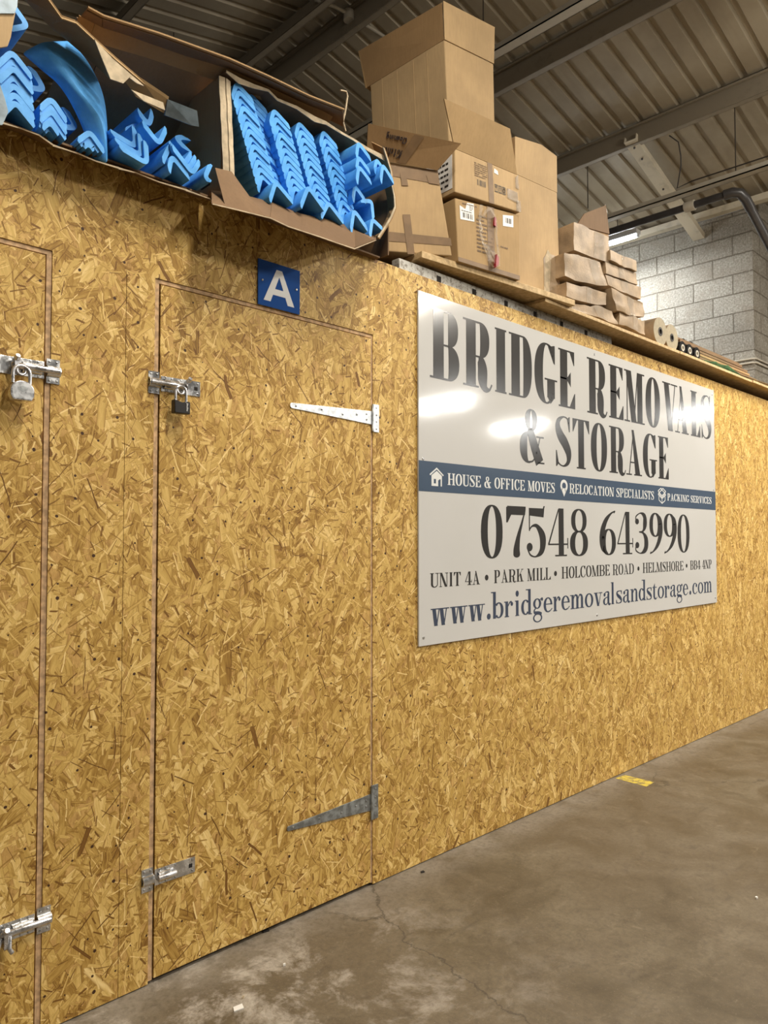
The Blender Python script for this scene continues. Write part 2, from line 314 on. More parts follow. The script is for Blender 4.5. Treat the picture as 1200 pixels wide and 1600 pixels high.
d1 = tag(MB().box(-.11, 0, .012, .760, T, DZ-.017).build('door_1', M['osb'], bevel=.0012), kind='structure')
d2 = tag(MB().box(1.106, 0, .014, 2.000, T, DZ-.017).build('door_2', M['osb'], bevel=.0012), kind='structure')

# ---------------------------------------------------------------- end block wall and roof
XE = 8.75; YC = .91; SL = .218; ZE = 4.99
tag(MB().box(XE, YC, 0, XE+.2, 9, 5.06).build('wall_end', M['blockx']), kind='structure')
tag(MB().box(XE+.2, YC, 0, 20, YC+.2, 6.6).build('wall_side', M['blocky']), kind='structure')
XR = 4.24; PD = .175
def zb(x):                            # underside of the purlins
    x = x % (2*XR+.54) if x > XE+.13 else x
    return ZE+SL*(XE-XR) - SL*abs(x-XR)
b = MB(); pitch = .2; prof = [(0, 0), (.13, 0), (.145, .035), (.185, .035)]
Y0, Y1 = -13.0, 9.0; ys = []
y = Y0
while y < Y1:
    ys += [(y+a, c) for a, c in prof]; y += pitch
ys.append((y, 0))
def slope(x0, x1, z0, z1, lo=None):
    yy = ys if lo is None else [q for q in ys if q[0] < lo]
    n = len(yy); vs = [(x0, a, z0+c) for a, c in yy]+[(x1, a, z1+c) for a, c in yy]
    b.add(vs, [(i, i+1, n+i+1, n+i) for i in range(n-1)])
zr = zb(XR)+PD+.02
slope(-4.6, XR, zr-SL*(XR+4.6), zr); slope(XR, XE+.1, zr, zr-SL*(XE+.1-XR))
X2 = 2*XE+.2-XR
slope(XE+.1, X2, zr-SL*(XE+.1-XR), zr, YC+.2); slope(X2, 2*X2-XE-.1, zr, zr-SL*(XE+.1-XR), YC+.2)
tag(b.build('ceiling', M['roof']), kind='structure')
def zpurlin(x, y0, y1, flip, label, name='roof_purlin'):
    z = zb(x); s = -1 if flip else 1; m = MB(); t = .004
    m.box(x-t, y0, z, x+t, y1, z+PD)                                   # web
    m.box(min(x, x+s*.065), y0, z, max(x, x+s*.065), y1, z+t)           # bottom flange
    m.box(min(x, x-s*.055), y0, z+PD-t, max(x, x-s*.055), y1, z+PD)     # top flange
    m.box(min(x-s*.055, x-s*.052), y0, z+PD-.022, max(x-s*.055, x-s*.052), y1, z+PD)
    m.box(min(x+s*.062, x+s*.065), y0, z, max(x+s*.062, x+s*.065), y1, z+.02)
    return tag(m.build(name, M['purlin']), label, 'roof beam', None)
for x, fl, lab in ((1.41, True, 'steel roof purlin furthest left, above the blue foam cartons'), (2.74, True, 'steel roof purlin at top left, behind the thin hanging wire'),
                   (4.07, True, 'left of the twin steel purlins under the roof ridge'), (4.41, False, 'right of the twin steel purlins under the roof ridge'),
                   (5.74, False, 'broad steel purlin passing right behind the tallest carton at the top'), (7.07, False, 'long steel purlin that carries the diagonal brace, nearest the block wall')):
    p = zpurlin(x, -12, 8.9, fl, lab); p['group'] = 'steel roof purlins'; del p['group']
e = tag(MB().box(8.60, .2, 5.045, 8.70, 8.8, 5.115).build('eaves_beam', M['cream']), 'cream painted eaves beam running along the top of the block wall', 'roof beam')
# sagging sheet behind eaves
# diagonal channel brace from the purlin down to the block wall
pa = atx(984, 219, 7.02); pb = atx(1092, 374, 8.74)
def channel(a, c, wdt, dep, t=.006):
    a = Vector(a); c = Vector(c); d = (c-a).normalized(); sd = Vector((0, 1, 0)); sd = (sd-d*sd.dot(d)).normalized(); n = d.cross(sd)
    if n.z > 0: n = -n
    m = MB()
    def bar(u0, u1, v0, v1):
        q = [sd*u0+n*v0, sd*u1+n*v0, sd*u1+n*v1, sd*u0+n*v1]; m.prism([a+x for x in q], c-a)
    bar(-wdt/2, wdt/2, 0, t); bar(-wdt/2, -wdt/2+t, -dep, 0); bar(wdt/2-t, wdt/2, -dep, 0)
    return m, d, sd, n
m, d_, s_, n_ = channel(pa, pb, .13, .06)
br = tag(m.build('diagonal_brace', M['cream']), 'pale steel channel brace sloping from purlin down to the block wall', 'brace')
for q in (.06, .16, .45):
    c = pa+(pb-pa)*q+n_*.006; MB().tube([c, c+n_*.012], .011, 8).build('bolt', M['cable'], br)
# cable trays, pipe, wires
def bar(p, q, wd, hh):
    m = MB(); p = Vector(p); q = Vector(q); m.prism([p+Vector((-wd/2, 0, 0)), p+Vector((wd/2, 0, 0)), p+Vector((wd/2, 0, hh)), p+Vector((-wd/2, 0, hh))], q-p); return m
XT = 7.25; p = atx(948, 344, XT); q = atx(1200, 264, XT)
p.z = q.z = (p.z+q.z)/2
m = bar((XT, 6, p.z), (XT, -3, p.z), .09, .012); m.box(XT-.045, -3, p.z, XT-.039, 6, p.z+.05); m.box(XT+.039, -3, p.z, XT+.045, 6, p.z+.05)
tag(m.build('cable_tray', M['tray']), 'pale cable tray running above the lit batten lamp', 'cable tray')
p = atx(776, 82, 4.95); zt = p.z
m = MB().box(4.92, -11, zt, 5.02, 8, zt+.01).box(4.92, -11, zt, 4.926, 8, zt+.05).box(5.014, -11, zt, 5.02, 8, zt+.05)
tag(m.build('cable_tray', M['tray']), 'pale cable tray beside the upper right of the tallest carton', 'cable tray')
p = atx(1000, 352, 7.30); q = atx(1140, 297, 7.30); zp = (p.z+q.z)/2
cor = Vector((7.30, q.y-.02, zp))
wp = empty('waste_pipe', (7.30, q.y, zp), 'black waste pipe with an elbow at upper right', 'pipe')
MB().tube([(7.30, 6, zp), (7.30, q.y+.05, zp)], .036, 14).build('pipe_run', M['pipe'], wp, 60)
e2 = [cor+Vector((0, .07, 0)), cor+Vector((.01, 0, .005)), cor+Vector((.04, -.06, -.01)), cor+Vector((.10, -.09, -.06)), cor+Vector((.17, -.11, -.14))]
MB().tube(e2, .048, 14).build('elbow', M['pipe'], wp, 60)
MB().tube([e2[-1], e2[-1]+Vector((.62, -.20, -.75))], .042, 14).build('pipe_drop', M['pipe'], wp, 60)
jy = atx(1078, 322, 7.30).y
MB().tube([(7.30, jy+.05, zp), (7.30, jy-.05, zp)], .05, 14).build('coupling', M['conduit'], wp, 60)
def wire(name, lab, pts, r=.004, mat='cable'):
    return tag(MB().tube(pts, r, 6).build(name, M[mat], None, 60), lab, 'wire')
c0 = atx(1046, 212, 7.16); c1 = atx(1060, 222, 7.16); c2 = atx(1058, 294, 7.27)
wire('hanging_cable', 'black looped cable hanging from purlin to cable tray right of the brace', [c0, c1, c1+Vector((.05, 0, -.12)), (c1+c2)/2+Vector((.03, -.02, 0)), c2, c2+Vector((0, -.15, .02)), c2+Vector((0, -1.5, .0))], .007)
for (xa, ya, xb, yb, X, lab) in ((1148, 170, 1148, 282, 7.30, 'thin support wire dropping to the pipe elbow'), (918, 262, 918, 326, 7.4, 'thin hanging wire left of the grey carton flap'),
                                 (272, 0, 274, 60, 3.3, 'thin twisted wire hanging behind the left foam carton'), (755, 0, 755, 34, 5.0, 'thin wire hanging above the tallest carton')):
    a = atx(xa, ya, X); c = atx(xb, yb, X); c = Vector((X, a.y, c.z)); wire('hanging_wire', lab, [a+Vector((0, 0, .15)), c], .005)
# pipework clipped under the ridge purlins
a = atx(500, 3, 4.07); c = atx(545, 22, 4.38); g = atx(593, 52, 4.75)
cn = tag(MB().tube([a+(a-c)*.15, a, (a+c)/2+Vector((0, 0, .015)), c, g, g+(g-c)*.9], .016, 8).build('conduit', M['tray'], None, 60), 'metal conduit crossing between the twin ridge purlins', 'conduit')
MB().tube([c+Vector((0, 0, .03)), c-Vector((0, 0, .06))], [.045, .05], 12).build('junction_box', M['tray'], cn, 60)
# thin white conduits on the block wall
for dz in (0, -.045):
    p = atx(1140, 566, 8.73); z = p.z+dz
    tag(MB().tube([(8.735, 2.2, z), (8.735, .93, z), (8.76, .895, z), (9.6, .895, z)], .011, 8).build('wall_conduit', M['conduit'], None, 60),
        ('upper' if dz == 0 else 'lower')+' of two pale conduits running round the block wall corner', 'conduit')

# ---------------------------------------------------------------- batten lamps
def lamp(x, y, z, label, tm):
    L = .76; t = empty('batten_lamp', (x, y, z), label, 'lamp')
    MB().box(x-.05, y-L, z, x+.05, y+L, z+.055).build('housing', M['housing'], t, 0, .006)
    m = MB().tube([(x, y-L+.02, z-.02), (x, y+L-.02, z-.02)], .016, 12); m.build('tube', tm, t, 60)
    MB().box(x-.018, y-L, z-.035, x+.018, y-L+.02, z).build('end_cap', M['housing'], t)
    MB().box(x-.018, y+L-.02, z-.035, x+.018, y+L, z).build('end_cap', M['housing'], t)
    for s in (-1, 1): MB().tube([(x, y+s*.5, z+.05), (x, y+s*.5, z+.32)], .004, 6).build('hanger', M['cable'], t)
for i, (x, y, z, p_, c_) in enumerate(LAMPS):
    if i == 7: lamp(x, y, z, 'lit fluorescent batten lamp glowing white beside the packets, under the cable tray', M['tube'])
    else: lamp(x, y, z, ['batten lamp over the near end of the aisle', 'batten lamp over the aisle in front of the big sign', 'batten lamp across the aisle from the door', 'batten lamp across the aisle from the sign',
          'far batten lamp that mirrors at the left edge of the sign', 'far batten lamp that mirrors in the middle of the sign', 'far batten lamp that mirrors at the right edge of the sign'][i], M['tubew'])

# ---------------------------------------------------------------- door furniture
def screws(par, pts, y=-.006, r=.0042):
    for x, z in pts:
        m = MB().tube([(x, y+.002, z), (x, y-.0012, z), (x, y-.002, z)], [r, r, r*.6], 10)
        m.box(x-r*.7, y-.0024, z-.0006, x+r*.7, y-.0018, z+.0006); m.build('screw', M['screw'], par, 50)
def bolt(door, xj, z, s, shut, lab):          # xj = door edge, s = side the long plate runs to
    L = .138
    m = MB(); x0, x1 = sorted((xj+s*.002, xj+s*L)); m.box(x0, -.003, z-.024, x1, 0, z+.024)
    bb = tag(m.build('barrel_bolt', M['zinc'], door, 0, .0008), lab)
    x0, x1 = sorted((xj-s*.004, xj-s*.040)); m = MB().box(x0, -.003, z-.034, x1, 0, z+.034)
    n = 10; arc = [(x0, -.003-.0135*math.sin(math.pi*i/n), z+.0155*math.cos(math.pi*i/n)) for i in range(n+1)]; arc2 = [(x0, -.003-.0105*math.sin(math.pi*i/n), z+.0125*math.cos(math.pi*i/n)) for i in range(n, -1, -1)]
    for i in range(n): m.prism([arc[i], arc[i+1], arc2[n-i-1], arc2[n-i]], (x1-x0, 0, 0))
    kp = m.build('keeper', M['zinc'], bb, 50)
    for (a0, a1) in ((.010, .060),) if shut else ((.012, .050),):
        m = MB(); x0, x1 = sorted((xj+s*a0, xj+s*a1))
        for i in range(n):
            a = [(x0, q[1], q[2]) for q in (arc[i], arc[i+1], arc2[n-i-1], arc2[n-i])]; m.prism(a, (x1-x0, 0, 0))
        m.build('barrel', M['zinc'], bb, 50)
    if shut:
        MB().tube([(xj-s*.036, -.0135, z), (xj+s*.088, -.0135, z), (xj+s*.092, -.0135, z)], [.0085, .0085, .005], 14).build('bolt_bar', M['steel'], bb, 50)
        xk = xj+s*.082
        m = MB().box(xk-.005, -.032, z-.03, xk+.005, -.012, z+.016); m.tube([(xk, -.014, z+.005), (xk, -.034, z+.018), (xk, -.040, z+.022)], [.006, .008, .006], 10); m.build('hasp_lug', M['steel'], bb, 50)
    else:
        MB().tube([(xj+s*.008, -.0135, z), (xj+s*.066, -.0135, z), (xj+s*.07, -.0135, z)], [.0085, .0085, .005], 14).build('bolt_bar', M['steel'], bb, 50)
    MB().box(*sorted_box(xj+s*.116, xj+s*.128, -.0036, z-.006, z+.006)).build('square_hole', M['dark'], bb)
    screws(bb, [(xj+s*.018, z+.0195), (xj+s*.038, z+.0195), (xj+s*.018, z-.0195), (xj+s*.038, z-.0195), (xj+s*.128, z+.016), (xj+s*.128, z-.016), (xj+s*.070, z+.0185), (xj+s*.070, z-.0185)], -.003, .0034)
    screws(bb, [(xj-s*a, z+q) for a in (.012, .032) for q in (.026, -.026)], -.003, .0034)
    return bb
def sorted_box(xa, xb, y, za, zb_): return (min(xa, xb), y, za, max(xa, xb), -.0028, zb_)
z2 = at(262, 601).z; bolt(d2, 1.107, z2, 1, True, 'upper zinc barrel bolt of the middle door, held by a black padlock')
zl = at(262, 1364).z; bolt(d2, 1.103, zl, 1, False, 'lower zinc barrel bolt of the middle door')
z1 = at(50, 576).z; bolt(d1, .762, z1, -1, True, 'upper zinc barrel bolt of the left door, held by a silver padlock')
zm = at(48, 1443).z; bb = bolt(d1, .760, zm, -1, True, 'lower zinc barrel bolt of the left door')
m = MB(); q = [(.668, -.018, zm-.004), (.655, -.030, zm-.03), (.640, -.034, zm-.05), (.630, -.03, zm-.04)]; m.tube(q, .007, 10); m.tube([(.69, -.02, zm-.005), (.685, -.034, zm-.03), (.692, -.034, zm-.042)], .006, 10)
m.build('hasp_swivel', M['steel'], bb, 60)
def padlock(cx, cz, w_, h_, kind, label, top):
    y0, y1 = -.048, -.024
    t = empty('padlock', (cx, -.036, cz-h_/2), label, 'padlock')
    m = MB()
    if kind == 'round':
        pts = []
        rr = w_/2; zc_ = cz+h_/2-rr*.86
        for i in range(17):
            a = math.radians(180*i/16); pts.append((cx+rr*math.cos(a), zc_+rr*.86*math.sin(a)))
        pts += [(cx-rr, cz-h_/2+.012), (cx-rr*.80, cz-h_/2), (cx+rr*.80, cz-h_/2), (cx+rr, cz-h_/2+.012)]
        m.prism([(x, y0, zz) for x, zz in pts], (0, y1-y0, 0)); m.build('lock_body', M['steel'], t, 40, .002)
        m = MB(); m.prism([(cx+(x-cx)*.86, y0-.0012, cz+(zz-cz)*.86) for x, zz in pts], (0, .002, 0)); m.build('face_plate', M['galv'], t, 40)
        mm = MB()
        for i in range(9): mm.box(cx-.012+i*.0028, y0-.0018, cz-.004+abs(i-4)*.0012, cx-.0108+i*.0028, y0-.0008, cz+.012-abs(i-4)*.001)
        mm.build('emblem', M['hinge'], t)
    else:
        m.prism([(cx-w_/2, y0, cz-h_/2), (cx+w_/2, y0, cz-h_/2), (cx+w_/2, y0, cz+h_/2-.003), (cx+w_*.3, y0, cz+h_/2-.003), (cx, y0, cz+h_/2-.007), (cx-w_*.3, y0, cz+h_/2-.003), (cx-w_/2, y0, cz+h_/2)], (0, y1-y0, 0))
        m.build('lock_body', M['blackpl'], t, 30, .0025)
        mm = MB()
        for i in range(6): mm.box(cx+w_*.24, y0-.0012, cz-.012+i*.0042, cx+w_*.31+(i % 3)*.001, y0+.0004, cz-.0096+i*.0042)
        mm.tube([(cx+w_*.2, y0-.0008, cz+.014), (cx+w_*.33, y0-.0008, cz+.009)], .0008, 6); mm.build('maker_mark', M['signprint'], t)
    r = .0048 if kind == 'round' else .0042; hw = w_*.36 if kind == 'round' else w_*.34; n = 12; zt_ = cz+h_/2-.006
    pts = [(cx-hw, -.036, zt_)]+[(cx-hw*math.cos(math.pi*i/n), -.036, top-hw+hw*math.sin(math.pi*i/n)) for i in range(n+1)]+[(cx+hw, -.036, zt_)]
    MB().tube(pts, r, 12).build('shackle', M['steel'], t, 60)
    # the eye the shackle closes through
    MB().tube([(cx+.011*math.cos(a), -.034+.003*math.sin(a), top-.012+.013*math.sin(a)) for a in [2*math.pi*i/16 for i in range(17)]], .003, 8).build('hasp_eye', M['steel'], t, 60)
p = at(34, 610.5, -.04); padlock(p.x, p.z, .060, .052, 'round', 'silver rounded padlock hanging on the bolt of the left door', z1-.004)
p = at(283.5, 636, -.04); padlock(p.x, p.z, .053, .042, 'square', 'black square padlock hanging on the bolt of the middle door', z2-.006)

def tee(quad, plate, mat, lab):
    q = [at(*a) for a in quad]; z0 = q[0].z; z3 = q[1].z
    m = MB(); tipx = q[0].x; n = 6; zc = (q[0].z+q[1].z)/2; hh = abs(q[0].z-q[1].z)/2; pts = []
    for i in range(n+1):
        a = math.pi/2+math.pi*i/n; pts.append((tipx+.006+hh*math.cos(a)*.8, -.0035, zc+hh*math.sin(a)))
    pts += [(q[3].x, -.0035, q[3].z), (q[2].x, -.0035, q[2].z)]
    m.prism(pts, (0, .0035, 0)); h = tag(m.build('tee_hinge', M[mat], d2, 0, .0006), lab)
    pl = [at(*a) for a in plate]; x0 = pl[0].x; x1 = pl[1].x
    MB().box(x0, -.004, pl[1].z, x1, 0, pl[0].z).build('hinge_plate', M[mat], h, 0, .0006)
    MB().tube([(x0-.002, -.005, pl[1].z+.002), (x0-.002, -.005, pl[0].z-.002)], .005, 10).build('knuckle', M[mat], h, 50)
    L_ = q[2].x-tipx
    screws(h, [(tipx+L_*f, zc+((q[2].z+q[3].z)/2-zc)*f+o) for f, o in ((.06, 0), (.36, .002), (.62, -.004), (.80, .004), (.93, .012), (.93, -.010))]+[((x0+x1)/2+.002, pl[1].z+(pl[0].z-pl[1].z)*f) for f in (.12, .38, .62, .88)], -.0035, .0036)
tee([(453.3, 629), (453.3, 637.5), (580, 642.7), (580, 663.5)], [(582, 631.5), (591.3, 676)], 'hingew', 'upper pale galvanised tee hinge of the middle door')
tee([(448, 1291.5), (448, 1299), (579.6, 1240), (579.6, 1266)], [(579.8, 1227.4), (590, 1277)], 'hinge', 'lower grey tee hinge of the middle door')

# ---------------------------------------------------------------- lettering (drawn here: a condensed high-contrast serif)
class G:
    def __init__(s): s.p = []
    def poly(s, *pts): s.p.append(list(pts))
    def rect(s, x0, y0, x1, y1): s.poly((x0, y0), (x1, y0), (x1, y1), (x0, y1))
    def strip(s, A, B_):
        for i in range(len(A)-1): s.poly(A[i], A[i+1], B_[i+1], B_[i])
    def ring(s, cx, cy, rx, ry, t, th, a0=0, a1=360, n=36, pw=2.3, tr=None):
        A = []; B_ = []
        for i in range(n+1):
            a = math.radians(a0+(a1-a0)*i/n); c, d = math.cos(a), math.sin(a)
            f = lambda v: math.copysign(abs(v)**(2/pw), v)
            tt = t if (tr is None or c < 0) else tr
            A.append((cx+rx*f(c), cy+ry*f(d))); B_.append((cx+(rx-tt)*math.copysign(abs(c)**(2/1.9), c), cy+(ry-th)*f(d)))
        s.strip(A, B_)
    def stroke(s, pts, n=8):      # (x, y, width) through-points, smooth
        P = [pts[0]]+list(pts)+[pts[-1]]; C = []
        for i in range(1, len(P)-2):
            for j in range(n):
                t = j/n; q = []
                for k_ in range(3):
                    a, b_, c, d = P[i-1][k_], P[i][k_], P[i+1][k_], P[i+2][k_]
                    q.append(.5*(2*b_+(c-a)*t+(2*a-5*b_+4*c-d)*t*t+(3*b_-a-3*c+d)*t**3))
                C.append(q)
        C.append(list(pts[-1])); A = []; B_ = []
        for i, c in enumerate(C):
            p0 = C[max(i-1, 0)]; p1 = C[min(i+1, len(C)-1)]; dx, dy = p1[0]-p0[0], p1[1]-p0[1]; L = math.hypot(dx, dy) or 1
            nx, ny = -dy/L*c[2]/2, dx/L*c[2]/2; A.append((c[0]+nx, c[1]+ny)); B_.append((c[0]-nx, c[1]-ny))
        s.strip(A, B_)
    def disc(s, cx, cy, r, ry=None): s.poly(*[(cx+r*math.cos(2*math.pi*i/20), cy+(ry or r)*math.sin(2*math.pi*i/20)) for i in range(20)])
def glyph(g, ch, x, y, w, h, st, hl):
    """one letter in the box (x, y, w, h); st stem width, hl hairline"""
    sf = min(w*.10, st*.5); X0, X1 = x, x+w; T_ = y+h
    R_ = lambda a, b_, c, d: g.rect(x+a, y+b_, x+c, y+d)
    def serif(xa, xb, top): R_(xa-sf, h-hl if top else 0, xb+sf, h if top else hl)
    def dg(xa, ya, xb, yb, t): g.poly((x+xa, y+ya), (x+xa+t, y+ya), (x+xb+t, y+yb), (x+xb, y+yb))
    sx = sf*1.1
    def stem(xs, t=st, y0=0, y1=None): R_(xs, y0, xs+t, h if y1 is None else y1)
    def tri(xe, yt, up, L=None, wd=None):    # pointed end of an arm
        L = L or h*.24; wd = wd or w*.3; d = -1 if up else 1
        g.poly((x+xe, y+yt), (x+xe-wd, y+yt), (x+xe-hl*.7, y+yt-d*L), (x+xe, y+yt-d*L))
    xh = h                                   # lower case passes its x-height as h
    if ch in 'BPRD':
        stem(sx); serif(sx, sx+st, 0 if False else True)
        if ch in 'PR': serif(sx, sx+st, False)
        else: R_(0, 0, sx+st, hl)
        c0 = sx+st*.9
        if ch == 'D':
            mid = c0+(w-c0)*.30; R_(c0, 0, mid, hl); R_(c0, h-hl, mid, h); g.ring(x+mid, y+h/2, w-mid, h/2, st*1.05, hl, -90, 90)
        else:
            wb = w if ch == 'B' else w*.90; my = h*.50 if ch == 'B' else h*.47; mid = c0+(wb-c0)*.32; wu = wb*.96 if ch == 'B' else wb
            R_(c0, h-hl, mid, h); R_(c0, my-hl/2, mid, my+hl/2); g.ring(x+mid, y+(h+my-hl/2)/2, wu-mid, (h-my+hl/2)/2, st*.98, hl, -90, 90)
            if ch == 'B': R_(c0, 0, mid, hl); g.ring(x+mid, y+(my+hl/2)/2, w-mid, (my+hl/2)/2, st*1.05, hl, -90, 90)
            if ch == 'R':
                g.stroke([(x+mid-.02*w, y+my, hl), (x+w*.60, y+my-.045*h, st*.7), (x+w*.66, y+h*.30, st*.98), (x+w*.67, y+h*.12, st*.95), (x+w*.76, y+h*.012, st*.55), (x+w*.90, y+h*.005, hl*1.5), (x+w*.985, y+h*.09, hl)])
    elif ch == 'I': c = (w-st)/2; stem(c); serif(c, c+st, True); serif(c, c+st, False)
    elif ch in 'EFL':
        stem(sx); serif(sx, sx+st, True); serif(sx, sx+st, False)
        if ch != 'L': R_(sx, h-hl, w*.96, h); tri(w*.96, h, False)
        if ch != 'F': R_(sx, 0, w, hl); tri(w, 0, True, h*.27, w*.36)
        if ch != 'L':
            R_(sx, h*.5-hl/2, w*.72, h*.5+hl/2); g.poly((x+w*.74, y+h*.5+h*.13), (x+w*.74, y+h*.5-h*.13), (x+w*.48, y+h*.5))
    elif ch == 'T':
        c = (w-st)/2; stem(c); serif(c, c+st, False); R_(0, h-hl, w, h); tri(w, h, False, h*.27, w*.28)
        g.poly((X0, T_), (X0+w*.28, T_), (X0+hl*.7, T_-h*.27), (X0, T_-h*.27))
    elif ch == 'H':
        a = sx; b_ = w-sx-st; stem(a); stem(b_); R_(a, h*.5-hl/2, b_+st, h*.5+hl/2)
        for q in (a, b_): serif(q, q+st, True); serif(q, q+st, False)
    elif ch == 'K':
        stem(sx); serif(sx, sx+st, True); serif(sx, sx+st, False); dg(sx+st*.8, h*.38, w*.86-hl, h, hl*1.3); dg(w*.44, h*.62, w-st*1.1-sf, 0, st)
        R_(w*.68, h-hl, w*.98, h); R_(w-st*1.3-2*sf, 0, w, hl)
    elif ch == 'O': g.ring(x+w/2, y+h/2, w/2, h/2*1.02, st*1.05, hl)
    elif ch in 'CG':
        cx = w*.53
        g.ring(x+cx, y+h/2, cx, h/2*1.02, st*1.08, hl, 55, 270, tr=hl*1.4)
        g.ring(x+cx, y+h/2, w*.93-cx, h/2*1.02, hl*1.5, hl, 20 if ch == 'C' else 35, 90)
        g.poly((x+w*.93, T_), (x+w*.93-hl, T_), (x+w*.62, y+h*.955), (x+w*.93-hl*1.5, y+h*.70), (x+w*.93, y+h*.68))
        if ch == 'C': g.ring(x+cx, y+h/2, w-cx, h/2*1.02, hl*1.5, hl, -90, -25)
        else:
            g.ring(x+cx, y+h*.42, w*.92-cx, h*.43, hl*2, hl, -90, -20); R_(w*.92-st, h*.10, w*.92, h*.42); R_(w*.92-st-sf*1.2, h*.42-hl, w+sf*.3, h*.42)
            g.poly((x+w*.92-st, y+h*.12), (x+w*.92, y+h*.12), (x+w*.72, y+h*.0))
    elif ch == 'S':
        s_ = st
        g.stroke([(x+w*.90, y+h*.80, hl), (x+w*.80, y+h*.945, hl*1.2), (x+w*.52, y+h-hl*.6, hl*1.1), (x+w*.22, y+h*.90, s_*.5), (x+w*.16, y+h*.76, s_*.82), (x+w*.34, y+h*.60, s_*1.05), (x+w*.62, y+h*.46, s_*1.08), (x+w*.84, y+h*.28, s_*.9), (x+w*.80, y+h*.10, s_*.5), (x+w*.50, y+hl*.5, hl*1.1), (x+w*.18, y+h*.07, hl*1.2), (x+w*.07, y+h*.22, hl)])
        g.poly((x+w*.93, T_), (x+w*.93-hl, T_), (x+w*.76, y+h*.94), (x+w*.93-hl, y+h*.70), (x+w*.93, y+h*.70))
        g.poly((x+w*.03, y), (x+w*.03+hl, y), (x+w*.20, y+h*.06), (x+w*.03+hl, y+h*.31), (x+w*.03, y+h*.31))
    elif ch == 'U':
        stem(sx, st, h*.25); serif(sx, sx+st, True); R_(w-sx-hl*1.4, h*.25, w-sx, h); R_(w-3*sx-hl, h-hl, w, h)
        g.ring(x+w/2, y+h*.26, w/2-sx, h*.26*1.04, st, hl*1.3, 180, 360, tr=hl*1.4)
    elif ch == 'N':
        R_(sx, 0, sx+hl*1.3, h); R_(0, 0, sx*2+hl*1.3, hl); R_(0, h-hl, sx+st, h); dg(sx*.6, h, w-sx-hl-st*.95, 0, st*1.1); R_(w-sx-hl*1.3, 0, w-sx, h); R_(w-2.6*sx-hl, h-hl, w, h)
    elif ch == 'M':
        R_(sx, 0, sx+hl*1.3, h); R_(0, 0, sx*2+hl*1.3, hl); R_(0, h-hl, sx+st*.8, h); ce = w*.45
        dg(sx*.7, h, ce-st*.45, 0, st*.98); dg(ce-hl*.2, 0, w-sx-st, h, hl*1.3); R_(w-sx-st, 0, w-sx, h); R_(w-2*sx-st, 0, w, hl); R_(w-sx-st, h-hl, w, h)
    elif ch in 'Vv':
        ce = w*.50; dg(sx*.9, h, ce-st*.5, 0, st*1.05); dg(ce+st*.1, 0, w-sx*1.4-hl, h, hl*1.3); R_(0, h-hl, sx*2+st*1.05, h); R_(w-3.6*sx-hl, h-hl, w, h)
    elif ch == 'w':
        for o in (0, w*.40):
            ww = w*.60 if o else w*.60; dg(sx*.8+o, h, o+ww*.46-st*.5, 0, st*1.05); dg(o+ww*.46+st*.1, 0, o+ww-sx*1.3-hl, h, hl*1.3)
        R_(0, h-hl, sx*2+st*1.05, h); R_(w*.40-sx*.3, h-hl, w*.40+sx*2+st, h); R_(w-3.2*sx-hl, h-hl, w, h)
    elif ch == 'A':
        ce = w*.46; dg(sx*1.4, 0, ce-hl*.3, h, hl*1.3); g.poly((x+w-sx-st*1.05, y), (x+w-sx, y), (x+ce+hl*.8, T_+h*.012), (x+ce-st*.35, T_+h*.012))
        R_(w*.24, h*.27, w*.74, h*.27+hl); R_(0, 0, sx*2.8+hl, hl); R_(w-sx*1.9-st, 0, w, hl)
    elif ch == '&':
        g.ring(x+w*.46, y+h*.80, w*.245, h*.205, st*.72, hl, 0, 360)
        g.stroke([(x+w*.40, y+h*.64, st*.55), (x+w*.44, y+h*.56, st*.95), (x+w*.60, y+h*.30, st*1.15), (x+w*.80, y+h*.015, st*1.2)])
        g.ring(x+w*.36, y+h*.285, w*.36, h*.295, st*1.05, hl, 95, 275, tr=hl); g.stroke([(x+w*.34, y+hl*.4, hl*1.2), (x+w*.54, y+h*.05, hl*1.1), (x+w*.70, y+h*.24, hl), (x+w*.82, y+h*.50, hl)])
        g.stroke([(x+w*.33, y+h*.58, hl*1.1), (x+w*.45, y+h*.60, hl)]); R_(w*.66, h*.50-hl/2, w*.98, h*.50+hl/2); R_(w*.64, 0, w, hl)
    elif ch == '0': g.ring(x+w/2, y+h/2, w/2, h/2*1.01, st*1.05, hl)
    elif ch == '7':
        g.poly((x+w*.06, T_), (x+w, T_), (x+w, T_-h*.05), (x+w*.96, T_-h*.17), (x+w*.14, T_-h*.17)); R_(0, h*.68, hl*1.2, h*.98); g.poly((x, y+h*.68), (x+hl*1.4, y+h*.68), (x+w*.26, y+h*.84), (x+w*.14, T_), (x+w*.05, T_))
        g.stroke([(x+w*.97, y+h*.93, hl), (x+w*.80, y+h*.68, hl*2), (x+w*.62, y+h*.42, st*.6), (x+w*.52, y+h*.18, st*1.0), (x+w*.52, y+h*.06, st*1.15)]); g.disc(x+w*.52, y+h*.06, st*.57, h*.06)
    elif ch == '5':
        g.poly((x+w*.12, y+h*.98), (x+w*.94, y+h*.98), (x+w*.90, y+h*.80), (x+w*.12, y+h*.83)); g.poly((x+w*.94, y+h*.98), (x+w*.97, y+h*1.03), (x+w*.90, y+h*1.03), (x+w*.86, y+h*.97)); R_(w*.12, h*.52, w*.12+hl*1.1, h*.96)
